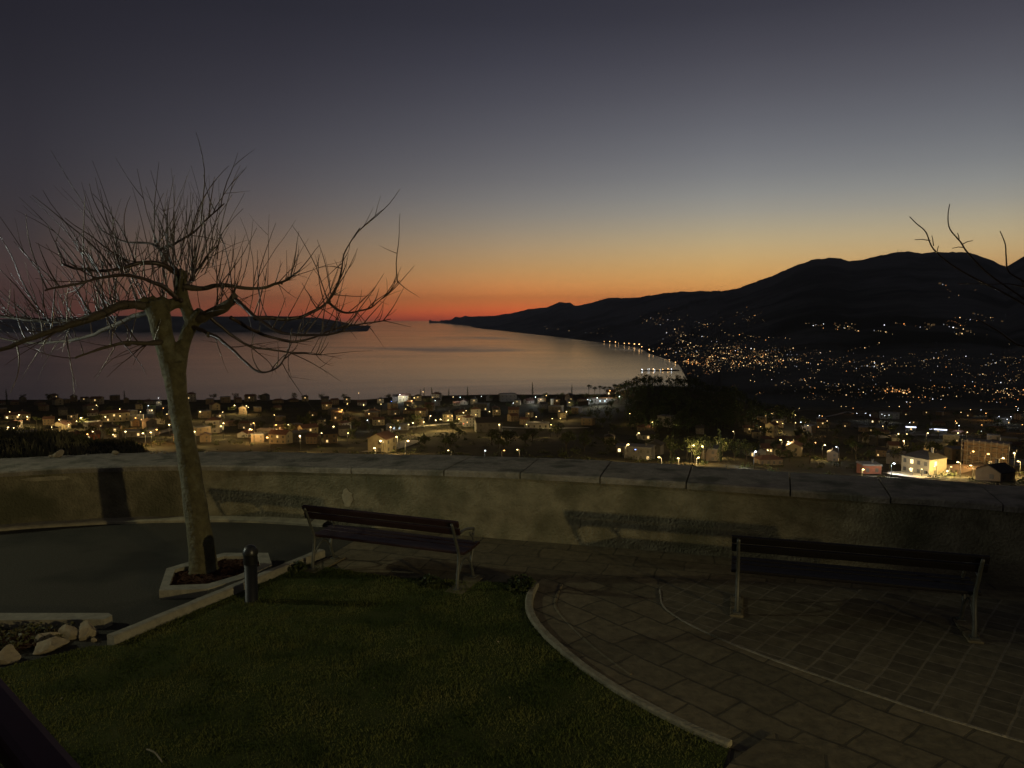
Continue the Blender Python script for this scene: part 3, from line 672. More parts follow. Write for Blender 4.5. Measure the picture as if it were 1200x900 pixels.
# tree standing just outside the right edge: only its outer twigs reach into view
t2 = empty('bare_sapling', (6.2, 7.6, 0)); tag(t2, 'thin bare twigs of a young tree reaching in at the right edge', 'tree')
Y2 = 7.4
def t2child(mb, name, m): 
    o = mb.build(name, m, t2, True); o.location = (-6.2, -7.6, 0); return o
mb = MB(); top = atY(1290, 430, Y2); mb.tube(smooth_line([(6.2, 7.6, 0), (6.22, 7.58, 1.2), (6.1, 7.5, 2.0), top], 5), [.06, .055, .05, .045, .04, .03] + [.03] * 10, 8); t2child(mb, 'trunk', M['bark'])
for pts, r0, r1, side in (
    ([(1290, 430), (1230, 405), (1196, 405), (1170, 388), (1144, 373)], .02, .005, []),
    ([(1280, 420), (1220, 370), (1180, 345), (1150, 330), (1118, 312), (1094, 292), (1085, 272), (1074, 262), (1066, 254)], .012, .0038, [(1090, 282, 1072, 281), (1094, 288, 1092, 276), (1098, 296, 1100, 288)]),
    ([(1285, 420), (1240, 380), (1200, 350), (1160, 322), (1134, 296), (1126, 284), (1113, 268), (1111, 252), (1113, 239)], .012, .0038, [(1128, 286, 1140, 282), (1130, 290, 1116, 291), (1124, 280, 1122, 273)]),
    ([(1288, 420), (1230, 350), (1200, 330), (1182, 318), (1179, 300), (1178, 286), (1172, 271)], .012, .004, []),
    ([(1280, 410), (1230, 350), (1190, 334), (1160, 333), (1122, 332)], .010, .003, []),
    ([(1285, 400), (1240, 340), (1205, 340), (1196, 326)], .010, .003, [])):
    L = smooth_line([atY(a, b, Y2 - .2 * i / len(pts)) for i, (a, b) in enumerate(pts)], 5); mb = MB(); m = len(L)
    mb.tube(L, [r0 + (r1 - r0) * i / (m - 1) for i in range(m)], 6)
    for a, b, e, f in side: mb.tube([atY(a, b, Y2 - .16), atY((a + e) / 2, (b + f) / 2 - 1, Y2 - .2), atY(e, f, Y2 - .22)], [.005, .004, .003], 5)
    t2child(mb, 'branch', M['twig'])

# loose stones lying on the back edge of the cap
rs = random.Random(9)
for i, (px, py, s_) in enumerate(((40, 538, .15), (115, 532, .09), (160, 531, .07), (172, 530, .06), (188, 531, .08), (200, 530, .06), (215, 531, .05), (8, 545, .06), (70, 537, .05), (148, 533, .05))):
    q = at(px, py, .86); sv = s_of_x(q.x * .93); p_, n_ = wl_at(sv); q = p_ + n_ * (THICK - .14); mb = MB(); rockmesh(mb, (0, 0, s_ * .3), (s_ * 1.2, s_, s_ * .8), i + 40, 0, 2)
    o = mb.build('loose_stone', M['rock']); o.location = (q.x, q.y, p_.z)
    tag(o, ('largest pale loose stone on the back edge of the wall cap' if i == 0 else 'small loose stone on the back edge of the left wall cap'), 'stone', 'loose stones on the wall cap')

# ================================================================== land, sea, mountains
KN_Y = [11, 12.5, 16, 20, 30, 45, 100, 200, 300, 450, 520, 600, 700, 760, 850, 1000, 1200, 2000, 3400]
_L = [645, 600, 600, 605, 600, 598, 578, 550, 530, 505, 494, 482, 471, 468, 472, 480, 492, 530, 497]
_H = [645, 640, 635, 630, 615, 605, 585, 556, 534, 508, 490, 470, 462, 462, 470, 480, 492, 530, 497]
_P = [645, 640, 635, 630, 618, 608, 590, 560, 538, 510, 480, 452, 452, 460, 470, 482, 495, 530, 497]
_R = [645, 640, 635, 632, 622, 615, 598, 570, 545, 520, 511, 502, 494, 490, 485, 480, 483, 500, 560]
COLS = [(-500, [645, 540, 500, 500, 520, 560] + _L[6:]), (60, [645, 545, 512, 512, 530, 570] + _L[6:]), (150, [645, 560, 522, 524, 545, 580] + _L[6:]), (250, _L), (420, _L), (480, [a if 500 < 0 else a for a in _L[:11]] + [478, 464, 464, 470] + _L[15:]),
        (600, _L[:11] + [478, 463, 462, 469] + _L[15:]), (665, _L[:11] + [476, 462, 463, 470] + _L[15:]), (705, _H), (755, _P), (800, [y + (1 if i in (11, 12) else 0) for i, y in enumerate(_P)]), (850, _P[:10] + [488, 464, 466, 470, 476] + _P[15:]),
        (905, _R[:10] + [505, 488, 480, 479, 480, 482, 492, 530, 570]), (960, _R), (1700, _R)]
LKY = np.log(KN_Y)
def yprof(px, Y):
    px = max(-499, min(1699, px)); u = math.log(max(11, min(3400, Y)))
    j = int(min(len(LKY) - 2, max(0, np.searchsorted(LKY, u) - 1))); t = (u - LKY[j]) / (LKY[j + 1] - LKY[j])
    i = 0
    while i < len(COLS) - 2 and COLS[i + 1][0] < px: i += 1
    a, b = COLS[i], COLS[i + 1]; s = (px - a[0]) / (b[0] - a[0]); s = s * s * (3 - 2 * s)
    ya = a[1][j] + (a[1][j + 1] - a[1][j]) * t; yb = b[1][j] + (b[1][j + 1] - b[1][j]) * t
    return ya + (yb - ya) * s
def ground_at(px, py, ymin=70, ymax=1000):
    Y = ymin
    while Y < ymax:
        if yprof(px, Y) <= py: break
        Y *= 1.006
    return atY(px, yprof(px, Y), Y)
M['land'] = mat('dark_land', (.050, .045, .028), (.024, .023, .014), rough=1, scale=.06, bump=.8, bscale=.35, spec=.02, stains=((.055, .045, .028), .03, .5, .65))
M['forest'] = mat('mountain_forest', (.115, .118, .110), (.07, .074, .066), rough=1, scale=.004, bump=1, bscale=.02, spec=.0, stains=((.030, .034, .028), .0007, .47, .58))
pxs = list(np.arange(-400, 1640, 6)); Ys = [11 * (3400 / 11) ** (i / 190) for i in range(191)]
mb = MB(); nx = len(pxs)
for Y in Ys:
    for px in pxs: mb.v.append(tuple(atY(px, yprof(px, Y), Y)))
for j in range(len(Ys) - 1):
    for i in range(nx - 1): a = j * nx + i; mb.f.append((a, a + 1, a + nx + 1, a + nx))
tag(mb.build('terrain', M['land'], None, True), kind='structure')

rb_ = random.Random(61); mb = MB()
for _ in range(9000):
    Y = rb_.uniform(12.6, 24); px = rb_.uniform(-140, 235); c = atY(px, yprof(px, Y), Y); a = rb_.uniform(0, 6.28); w = rb_.uniform(.012, .03); h = rb_.uniform(.05, .2) * (1 + mnoise.noise(c * 1.2)); l_ = rb_.uniform(-.08, .08)
    mb.add([c + Vector((math.cos(a) * w, math.sin(a) * w, -.01)), c - Vector((math.cos(a) * w, math.sin(a) * w, .01)), c + Vector((l_, l_ * .5, h))], [(0, 1, 2)])
M['drygrass'] = mat('dry_grass', (.24, .21, .12), (.13, .13, .06), rough=.9, scale=1.2, spec=.05, stains=((.10, .10, .05), .5, .5, .62))
tag(mb.build('bank_grass', M['drygrass']), 'dry grass on the earth bank just behind the left part of the wall', 'grass', kind='stuff')
SEA = -370.0
def seaY(y): return atY(600, y, 1).z and (SEA - EYE) / ((atY(600, y, 1).z - EYE))
SKYL = [(505, 378.2), (515, 377.6), (540, 372), (560, 370.5), (580, 370), (600, 367), (620, 362), (640, 360.5), (650, 356), (656, 353.5), (663, 355), (668, 354.5), (674, 358.5), (690, 355.5), (700, 352.5), (715, 349), (740, 349), (770, 345), (800, 341), (815, 341.5), (850, 341), (870, 336), (900, 325), (930, 312),
        (942, 308), (955, 303.5), (970, 302), (985, 303), (995, 306), (1010, 304.5), (1030, 299.5), (1050, 295.5), (1065, 294.5), (1080, 297), (1095, 295), (1110, 295.5), (1125, 295), (1145, 298.5), (1160, 304), (1175, 311.5), (1181, 312.5), (1190, 306), (1200, 300.5), (1260, 270), (1400, 262), (1700, 280)]
SHORE = [(505, 378.6), (515, 378.2), (550, 382), (560, 384.5), (600, 389), (650, 394.5), (700, 401), (730, 404.5), (745, 406.5), (758, 411), (757, 414), (772, 418), (800, 424), (815, 426), (822, 430), (800, 433), (792, 438), (808, 446)]
SH = [(505, 378.6), (515, 378.2), (550, 382), (560, 384.5), (600, 389), (650, 394.5), (700, 401), (730, 404.5), (746, 407), (755, 410.5), (760, 414), (775, 419), (786, 423), (796, 428), (803, 441), (815, 462), (840, 480), (1700, 480)]
RY = [(505, 40000), (560, 36000), (655, 26000), (700, 21000), (760, 17500), (815, 15500), (930, 13500), (1700, 13000)]
def ip(T, x):
    return float(np.interp(x, [a for a, b in T], [b for a, b in T]))
def mnt_row(px, t):
    """t 0 = shore, 1 = skyline; returns distance and picture row"""
    ys, yr = ip(SH, px), ip(SKYL, px); Y0 = seaY(ys) if px < 806 else min(seaY(ys), 1150 + max(0, (845 - px)) * 60); Y1 = max(ip(RY, px), Y0 * 1.08)
    Y = Y0 * (Y1 / Y0) ** t
    return Y, ys + (yr - ys) * (t ** .93)
def mnt(px, t, nz=True):
    Y, y = mnt_row(px, t); p = atY(px, y, Y)
    if nz and 0 < t:
        w = min(1, t * 4) * (1 if t < .9 else max(0.12, (1 - t) * 10))
        p.z += w * Y * .0042 * (mnoise.fractal(Vector((p.x / 900, p.y / 900, 0)), 0.9, 2.1, 5))
    return p
pxs = list(np.arange(503, 1000, 2.5)) + list(np.arange(1000, 1700, 4)); nx = len(pxs); mb = MB()
ts = [-.02] + [i / 60 for i in range(61)]
for t in ts:
    for px in pxs:
        if t < 0: q = mnt(px, 0); q.z -= 60; q.y -= 2; mb.v.append(tuple(q))
        else:
            q = mnt(px, t); 
            if t == 1: q.z += (mnoise.noise(Vector((px * .23, 0, 0))) * .7 + mnoise.noise(Vector((px * .07, 3, 0))) * 1.0 + mnoise.noise(Vector((px * .6, 7, 0))) * .4) * q.y / F * (1 if px > 690 else .35)
            mb.v.append(tuple(q))
for px in pxs:
    q = mnt(px, 1); mb.v.append((q.x * 1.25, q.y * 1.25, SEA - 1))
for j in range(len(ts)):
    for i in range(nx - 1): a = j * nx + i; mb.f.append((a, a + 1, a + nx + 1, a + nx))
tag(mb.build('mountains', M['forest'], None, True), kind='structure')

# long island across the bay on the left
ISL = [(-420, 376), (-200, 371), (0, 374), (60, 373), (110, 371), (165, 369.5), (240, 371), (300, 370.5), (340, 371), (372, 372.5), (400, 377), (420, 381), (432, 384.5), (442, 387)]
mb = MB(); pxs = list(np.arange(-420, 443, 3)); nx = len(pxs)
def isl(px, t):
    yb = 389.5 - max(0, (px - 380)) * .02; Y0 = seaY(yb); yt = ip(ISL, px); y = yb + (yt - yb) * t; Y = Y0 * (1 + .25 * t)
    p = atY(px, y, Y); p.z += mnoise.noise(Vector((p.x / 700, p.y / 700, 1))) * 14 * t; return p
for t in (-.05, 0, .25, .5, .75, 1):
    for px in pxs:
        p = isl(px, max(0, t)); p.z = SEA - 40 if t < 0 else max(p.z, SEA - 5) if t == 0 else p.z; mb.v.append(tuple(p))
for px in pxs: p = isl(px, 1); mb.v.append((p.x * 1.3, p.y * 1.3, SEA - 1))
for j in range(6):
    for i in range(nx - 1): a = j * nx + i; mb.f.append((a, a + 1, a + nx + 1, a + nx))
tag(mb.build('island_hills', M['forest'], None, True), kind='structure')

# the sea
def sea_mat():
    m = bpy.data.materials.new('sea_water'); m.use_nodes = True; nt = m.node_tree; n = nt.nodes; l = nt.links; b = n['Principled BSDF']
    b.inputs['Base Color'].default_value = (.012, .018, .024, 1); b.inputs['IOR'].default_value = 1.6
    b.inputs['Specular IOR Level'].default_value = .5
    tc = n.new('ShaderNodeTexCoord'); mp = n.new('ShaderNodeMapping'); mp.inputs['Scale'].default_value = (1 / 5200, 1 / 2600, 1); mp.inputs['Rotation'].default_value = (0, 0, R(-4))
    l.new(tc.outputs['Object'], mp.inputs['Vector'])
    nz = n.new('ShaderNodeTexNoise'); nz.inputs['Scale'].default_value = 1.0; nz.inputs['Detail'].default_value = 5; nz.inputs['Distortion'].default_value = .8; l.new(mp.outputs[0], nz.inputs['Vector'])
    r = n.new('ShaderNodeMapRange'); r.interpolation_type = 'SMOOTHSTEP'; r.inputs['From Min'].default_value = .56; r.inputs['From Max'].default_value = .70; r.inputs['To Min'].default_value = .12; r.inputs['To Max'].default_value = .22
    l.new(nz.outputs['Fac'], r.inputs['Value'])
    mp2 = n.new('ShaderNodeMapping'); mp2.inputs['Scale'].default_value = (1 / 2200, 1 / 900, 1); l.new(tc.outputs['Object'], mp2.inputs['Vector'])
    n3 = n.new('ShaderNodeTexNoise'); n3.inputs['Scale'].default_value = 1.0; n3.inputs['Detail'].default_value = 7; n3.inputs['Roughness'].default_value = .7; l.new(mp2.outputs[0], n3.inputs['Vector'])
    r3 = n.new('ShaderNodeMapRange'); r3.inputs['From Min'].default_value = .35; r3.inputs['From Max'].default_value = .7; r3.inputs['To Min'].default_value = -.015; r3.inputs['To Max'].default_value = .028; l.new(n3.outputs['Fac'], r3.inputs['Value'])
    ad = n.new('ShaderNodeMath'); ad.operation = 'ADD'; l.new(r.outputs['Result'], ad.inputs[0]); l.new(r3.outputs['Result'], ad.inputs[1]); l.new(ad.outputs[0], b.inputs['Roughness'])
    return m
mb = MB(); K = 160
mb.add([(56000 * math.cos(2 * math.pi * i / K), 56000 * math.sin(2 * math.pi * i / K), SEA) for i in range(K)], [tuple(range(K))])
tag(mb.build('sea_water', sea_mat()), kind='structure')

# ================================================================== the town below
def emat(name, col, s, sampling='NONE'):
    m = mat(name, (.02, .02, .02), emit=col, estr=s); m.cycles.emission_sampling = sampling; return m
WARM, ORANGE, COOL = (1, .70, .28), (1, .46, .12), (.86, .93, 1.0)
M['e_warm'] = emat('lamp_warm', WARM, 9); M['e_orange'] = emat('lamp_orange', ORANGE, 8); M['e_cool'] = emat('lamp_cool', COOL, 8); M['e_blue'] = emat('lamp_blue', (.2, .3, 1), 5); M['e_red'] = emat('lamp_red', (1, .08, .05), 4)
M['w_lit'] = emat('window_lit', (1, .66, .25), 1.3); M['w_bright'] = emat('window_bright', (1, .78, .38), 2.2); M['w_cool'] = emat('window_cool', (.8, .95, 1), 1.2); M['w_strip'] = emat('shop_strip', (.72, .78, 1), 3.5)
M['w_dark'] = mat('window_dark', (.075, .065, .05), (.04, .04, .035), rough=.6, scale=.15, spec=.3)
M['h_cream'] = mat('plaster_cream', (.28, .235, .145), (.19, .16, .10), rough=.9, scale=.5); M['h_white'] = mat('plaster_white', (.27, .255, .215), (.19, .18, .155), rough=.9, scale=.5)
M['h_grey'] = mat('plaster_grey', (.12, .112, .10), (.085, .08, .072), rough=.9, scale=.5); M['h_tan'] = mat('plaster_tan', (.17, .128, .08), (.125, .094, .06), rough=.9, scale=.5); M['h_red'] = mat('plaster_red', (.20, .075, .042), (.15, .055, .034), rough=.9, scale=.5)
M['r_tile'] = mat('roof_tile', (.10, .05, .034), (.07, .037, .027), rough=.9, scale=1.5); M['r_dark'] = mat('roof_dark', (.05, .045, .04), (.035, .03, .028), rough=.9, scale=1.5); M['r_flat'] = mat('roof_flat', (.16, .155, .145), (.12, .115, .11), rough=.9, scale=1.5)
M['road'] = mat('town_road', (.20, .185, .155), (.14, .13, .11), rough=.85, scale=.4); M['plaza'] = mat('town_yard', (.20, .18, .145), (.13, .115, .09), rough=.9, scale=.25, detail=10); M['pole'] = mat('lamp_post_paint', (.02, .02, .02), rough=.8)
M['scaffold'] = mat('scaffold_steel', (.3, .28, .24), rough=.5, metal=.6)

def house_proto(w, d, st, roof, wallm, roofm, win, chim=True):
    """win: list of window materials for the openings of the front, row by row"""
    h = st * 2.9 + .3; r = empty('house')
    mb = MB(); mb.box((0, 0, (h - 3) / 2), (w, d, h + 3))
    if roof == 'gable': mb.add([(-w / 2, -d / 2, h), (w / 2, -d / 2, h), (w / 2, d / 2, h), (-w / 2, d / 2, h), (-w / 2, 0, h + d * .24), (w / 2, 0, h + d * .24)], [(0, 4, 3), (1, 2, 5)])
    mb.build('wall', M[wallm], r)
    rb = MB(); e = .45; t = .18
    if roof == 'gable':
        zr = h + d * .24; k = .48
        for s in (-1, 1): rb.add([(-w / 2 - e, s * (d / 2 + e), h - e * k), (w / 2 + e, s * (d / 2 + e), h - e * k), (w / 2 + e, 0, zr + .02), (-w / 2 - e, 0, zr + .02), (-w / 2 - e, s * (d / 2 + e), h - e * k + t), (w / 2 + e, s * (d / 2 + e), h - e * k + t), (w / 2 + e, 0, zr + t + .02), (-w / 2 - e, 0, zr + t + .02)], [(0, 1, 2, 3), (4, 5, 6, 7), (0, 1, 5, 4), (0, 3, 7, 4), (1, 2, 6, 5)])
    elif roof == 'hip':
        q = min(w, d) * .42; zz = h + min(w, d) * .23
        rb.add([(-w / 2 - e, -d / 2 - e, h), (w / 2 + e, -d / 2 - e, h), (w / 2 + e, d / 2 + e, h), (-w / 2 - e, d / 2 + e, h), (-w / 2 + q, 0, zz), (w / 2 - q, 0, zz), ], [(0, 1, 5, 4), (1, 2, 5), (2, 3, 4, 5), (3, 0, 4), (3, 2, 1, 0)])
        zr = zz
    else:
        rb.box((0, 0, h + .1), (w + .6, d + .6, .22)); rb.box((0, 0, h + .35), (w + .3, d + .3, .3)); zr = h + .5
    ro = rb.build('roof', M[roofm], r)
    if chim: cm = MB(); cm.box((w * .22, d * .1, zr + .25), (.6, .6, 1.5)); cm.box((w * .22, d * .1, zr + 1.05), (.8, .8, .14)); cm.build('chimney', M['h_grey'], ro)
    per = max(1, len(win) // st)
    for i, wm in enumerate(win):
        f, c = divmod(i, per)
        if f >= st or wm is None: continue
        x = (c + .5) / per * w - w / 2; z = f * 2.9 + 1.7
        wb_ = MB(); wb_.box((0, 0, 0), (1.05, .10, 1.35)); o = wb_.build('window', M[wm], r); o.location = (x, -d / 2 - .02, z)
    for s in (-1, 1):
        for f in range(st):
            wb_ = MB(); wb_.box((0, 0, 0), (.10, 1.25, 1.4)); o = wb_.build('window', M[(win[f % len(win)] if s == 1 and win else None) or 'w_dark'], r); o.location = (s * (w / 2 + .02), -d * .15, f * 2.9 + 1.7)
    return r
def put(o, px, py, rz, s=1.0, ymin=70):
    q = ground_at(px, py, ymin); o.location = (q.x, q.y, q.z); az = math.atan2(q.x, q.y); o.rotation_euler.z = R(rz) - az; o.scale = (s, s, s); return q
D, Lw, Bw, Cw = 'w_dark', 'w_lit', 'w_bright', 'w_cool'
NAMED = [  # px, base row, (w, d, storeys, roof, wall, roof material, windows), turn, label
    (1082, 556, (10, 9, 2, 'hip', 'h_cream', 'r_dark', [D, Bw, D, D, D, Bw, D, D]), -34, 'cream two-storey house lit yellow beside the bright yard at far right'),
    (1166, 563, (7, 7.5, 1, 'gable', 'h_tan', 'r_dark', [D, D]), 58, 'dark gabled house in front of the bright yard at the right edge'),
    (1127, 527, (4.5, 4, 1, 'gable', 'h_tan', 'r_tile', [Lw]), 60, 'small lit tan hut just above the bright yard'),
    (962, 494, (8, 7, 1, 'flat', 'h_cream', 'r_flat', [Bw, Bw, Bw]), 0, 'low house with a row of bright yellow windows, right of the wooded hill'),
    (1020, 506, (16, 7, 1, 'flat', 'h_tan', 'r_flat', [D, D, Lw, D, D]), 4, 'long low tan building below the orange terrace lights'),
    (1025, 496, (7, 6, 1, 'gable', 'h_tan', 'r_tile', ['w_bright', D]), 0, 'small house with an orange lit window behind the long tan building'),
    (1018, 555, (6, 6, 1, 'flat', 'h_red', 'r_flat', [D, D]), 20, 'terracotta red block with a flat roof just over the wall cap'),
    (1048, 528, (6.5, 6, 1, 'gable', 'h_white', 'r_tile', [D, Lw]), 15, 'small white walled house lit from the road left of the cream house'),
    (20, 491, (16, 8, 1, 'hip', 'h_cream', 'r_tile', [Bw, D, Lw, D, D]), 6, 'long cream bungalow, brightly lit at its left end, at the far left'),
    (72, 503, (10, 8, 1, 'gable', 'h_cream', 'r_tile', [D, Lw, D]), 70, 'cream gabled house lit by a street lamp at the far left'),
    (134, 494, (19, 8, 2, 'hip', 'h_cream', 'r_tile', [D, Lw, D, D, D, D, D, Lw, D, D]), 0, 'wide yellow lit two-storey house left of the bare tree trunk'),
    (129, 514, (7, 7, 2, 'hip', 'h_grey', 'r_dark', [D, Lw, D, Lw]), 10, 'dark grey house with a column of lit windows left of the trunk'),
    (163, 512, (15, 7, 1, 'flat', 'h_grey', 'r_flat', [D, D, Lw, D, D]), -6, 'long grey flat-roofed house beside the lit lane left of the trunk'),
    (448, 530, (9, 8, 2, 'gable', 'h_cream', 'r_tile', [D, D, D, D]), 62, 'cream gabled house glowing under a street lamp, below the curved road'),
    (466, 504, (13, 8, 1, 'flat', 'h_grey', 'r_flat', ['w_dark', 'w_cool', 'w_cool', 'w_dark']), -8, 'flat-roofed shop with blue-white windows beside the curved road'),
    (572, 506, (15, 10, 2, 'gable', 'h_grey', 'r_dark', [D, D, D, D, D, D]), 8, 'large unlit grey house right of the curved road end'),
    (630, 502, (14, 7, 1, 'flat', 'h_white', 'r_flat', [D, D, D, D]), -4, 'pale low flat-roofed house alone on the dark middle slope'),
    (781, 500, (9, 7, 2, 'flat', 'h_white', 'r_flat', [D, D, D, D]), -25, 'pale cube-shaped house below the wooded hill'),
    (757, 515, (8, 7, 1, 'gable', 'h_white', 'r_dark', [D, Lw, D]), 20, 'small white house beside a lamp below the wooded hill, left side'),
    (706, 472, (22, 8, 1, 'flat', 'h_white', 'r_flat', ['w_cool', D, 'w_cool', 'w_cool', D, 'w_cool']), 0, 'long white hall with cool lit windows at the left end of the wooded hill'),
    (716, 463, (8, 7, 1, 'gable', 'h_tan', 'r_tile', [Bw, D]), 0, 'small orange lit house among the trees above the white hall'),
    (904, 514, (6, 6, 3, 'gable', 'h_cream', 'r_tile', [D, D, D, D, D, D]), 66, 'narrow tall cream gable lit yellow, right of the wooded hill'),
    (918, 521, (8, 7, 1, 'gable', 'h_tan', 'r_tile', [D, Lw]), 30, 'low tan house beside the narrow tall cream gable'),
    (733, 531, (8, 6, 1, 'flat', 'h_tan', 'r_flat', [Bw, Bw, Lw]), 0, 'low kiosk-like house with bright windows just over the wall cap'),
    (885, 536, (7, 6, 1, 'gable', 'h_white', 'r_dark', [D, Lw]), -50, 'white end-walled house under a bright lamp right of the wooded hill'),
    (500, 461, (12, 8, 2, 'flat', 'h_cream', 'r_flat', [D, Lw, Lw, D, D, D, Lw, D]), 0, 'cream flat-roofed block on the ridge above the curved road'),
    (595, 470, (14, 9, 2, 'flat', 'h_grey', 'r_flat', [D] * 8), 10, 'big grey unlit block on the ridge line'),
    (107, 516, (7, 6, 1, 'gable', 'h_red', 'r_tile', [Bw, D]), 10, 'small reddish house with one bright window left of the trunk'),
    (1007, 487, (9, 7, 2, 'gable', 'h_grey', 'r_dark', [D, D, D, D]), 20, 'grey gabled house on the slope between lamps, right of the wooded hill'),
    (1042, 491, (18, 9, 2, 'flat', 'h_white', 'r_flat', [D, D, D, D, D, D, D, D]), 0, 'wide white block with dark windows below the orange terrace lights'),
]
used = []
for px, py, a, rz, lab in NAMED:
    o = house_proto(*a); put(o, px, py, rz); tag(o, lab, 'house', 'houses of the town below the wall'); used.append((px, py))
# two shops with light strips
for px, py, w, lab in ((1067, 505, 7, 'narrower of the two low shops with a bluish light strip'), (1099, 508, 11, 'wider of the two low shops with a bluish light strip')):
    o = house_proto(w, 7, 1, 'flat', 'h_grey', 'r_flat', [D, Lw, D], False); s_ = MB(); s_.box((0, -3.9, 3.3), (w, .5, .6)); s_.build('light_strip', M['w_strip'], o); put(o, px, py, 3); tag(o, lab, 'shop', 'shops beside the lit road'); used.append((px, py))
# building wrapped in scaffolding
o = house_proto(15, 9, 3, 'flat', 'h_tan', 'r_flat', [D, D, Lw, D, D, D, D, D, D, D, D, D], False); s_ = MB()
for i in range(9):
    for y in (-5.2, -6.2): s_.tube([(-8 + i * 2, y, -1), (-8 + i * 2, y, 10.5)], .07, 5)
for z in (2, 4, 6, 8, 10):
    for y in (-5.2, -6.2): s_.tube([(-8.2, y, z), (8.2, y, z)], .06, 5)
    s_.box((0, -5.7, z + .05), (16, .9, .06))
s_.build('scaffolding', M['scaffold'], o); put(o, 1156, 545, -8); tag(o, 'tan building wrapped in scaffolding behind the bright yard', 'building'); used.append((1156, 545))

ORD = ['leftmost', 'second from left', 'third from left', 'fourth from left', 'fifth from left', 'sixth from left', 'seventh from left', 'eighth from left', 'ninth from left', 'tenth from left', 'eleventh from left', 'twelfth from left', 'thirteenth from left', 'fourteenth from left', 'fifteenth from left', 'sixteenth from left', 'seventeenth from left', 'eighteenth from left', 'nineteenth from left', 'twentieth from left']
def region(px, py):
    if py < 474 and px < 700: 
        return 'on the ridge behind the tree' if px < 330 else 'on the ridge above the left bench' if px < 440 else 'on the ridge above the curved road' if px < 560 else 'on the ridge left of the wooded hill'
    for x, t in ((110, 'at the far left'), (235, 'just left of the trunk'), (330, 'just right of the trunk'), (420, 'above the left bench'), (560, 'by the curved road'), (690, 'on the dark middle slope'), (790, "below the hill's left end"), (870, 'below the wooded hill'), (960, 'right of the wooded hill'), (1060, 'left of the cream house')):
        if px < x: return t
    return 'around the bright yard'
def label_all(items):
    """items: (object, base label, px, py) -> a label that singles each one out by its place in its own row"""
    B = {}
    for o, base, px, py in items: B.setdefault((base, region(px, py)), []).append((px, o))
    for (base, reg), L in B.items():
        L.sort(key=lambda e: e[0])
        for i, (_, o) in enumerate(L):
            if len(L) == 1: o['label'] = f'{base} {reg}'
            else: o['label'] = f'{base} {reg}, ' + ('rightmost' if i == len(L) - 1 and i > 0 else ORD[min(i, 19)])
PROT = [((9, 8, 2, 'gable', 'h_tan', 'r_tile', [D, D, D, D, D, D]), 'unlit tan tiled house'), ((8, 8, 2, 'gable', 'h_grey', 'r_dark', [D, D, D, D]), 'unlit grey dark-roofed house'), ((12, 8, 1, 'hip', 'h_tan', 'r_tile', [D, D, D, D]), 'unlit tan hip-roofed bungalow'), ((10, 8, 2, 'flat', 'h_tan', 'r_flat', [D, D, D, D]), 'unlit tan flat-roofed house'), ((8, 7, 2, 'hip', 'h_cream', 'r_dark', [D, D, D, D, Lw, D]), 'cream dark-roofed house'),
        ((11, 8, 2, 'gable', 'h_cream', 'r_tile', [D, D, D, D, Lw, D]), 'cream two-storey tiled house'), ((9, 8, 1, 'gable', 'h_white', 'r_tile', [D, D, D]), 'white tiled bungalow'), ((12, 9, 2, 'hip', 'h_grey', 'r_tile', [D, Lw, D, D, D, D]), 'grey hip-roofed house'),
        ((10, 9, 3, 'hip', 'h_white', 'r_tile', [D, D, D, Lw, D, D, D, D, D]), 'tall white three-storey house'), ((8, 7, 2, 'gable', 'h_tan', 'r_dark', [Lw, D, D, D]), 'tan dark-roofed house'), ((13, 9, 2, 'flat', 'h_grey', 'r_flat', [D, D, D, Lw, D, D, D, D]), 'grey flat-roofed house')]
protos = [(house_proto(*a), lab) for a, lab in PROT]
rh = random.Random(17); items = []; first = [True] * len(PROT); n_h = 0
def try_house(px, py, smin=13):
    if any(abs(px - a) < smin and abs(py - b) < 5 for a, b in used): return
    used.append((px, py)); i = rh.randrange(len(protos)); pr, lab = protos[i]
    o = pr if first[i] else copy_tree(pr); first[i] = False
    put(o, px, py, rh.choice((0, 0, 90)) + rh.uniform(-30, 30), rh.uniform(.55, .85)); tag(o, None, 'house', 'houses of the town below the wall'); items.append((o, lab, px, py))
for px in range(-30, 690, 11): try_house(px + rh.uniform(-5, 5), rh.uniform(469, 475), 9)
for _ in range(120): try_house(rh.uniform(-40, 420), rh.uniform(476, 520))
for _ in range(70): try_house(rh.uniform(420, 700), rh.uniform(472, 500))
for _ in range(14): try_house(rh.uniform(700, 890), rh.uniform(505, 540))
for _ in range(90): try_house(rh.uniform(890, 1230), rh.uniform(486, 545))
label_all(items)

# lit lanes and yards
def ribbon(name, pts, w, m, label=None, dz=.5):
    P = [ground_at(a, b) for a, b in pts]; L = smooth_line(P, 8); mb = MB(); N2 = normals2([Vector((p.x, p.y, 0)) for p in L])
    for p, nn in zip(L, N2):
        for s in (-1, 1):
            q = p + nn * s * w / 2; mb.v.append((q.x, q.y, q.z + dz))
    for i in range(len(L) - 1): a = 2 * i; mb.f.append((a, a + 2, a + 3, a + 1))
    tag(mb.build(name, m, None, True), kind='structure')
ribbon('town_road', [(448, 510), (462, 505), (478, 502), (500, 500), (515, 498.5), (530, 497.5), (543, 495.5), (552, 491), (556, 487)], 6, M['road'])
ribbon('lane', [(168, 514), (180, 510), (192, 506.5), (203, 503)], 6, M['road'])
ribbon('lower_lane', [(436, 531), (452, 528), (470, 523), (484, 517)], 9, M['plaza'])
ribbon('hill_lane', [(968, 489), (982, 486), (994, 483), (1004, 487)], 4, M['road'])
ribbon('yard_road', [(1060, 560), (1095, 556), (1120, 551), (1150, 549), (1180, 545), (1215, 542)], 14, M['plaza'])
ribbon('shop_road', [(1045, 512), (1070, 510), (1100, 511), (1125, 510)], 9, M['plaza'])
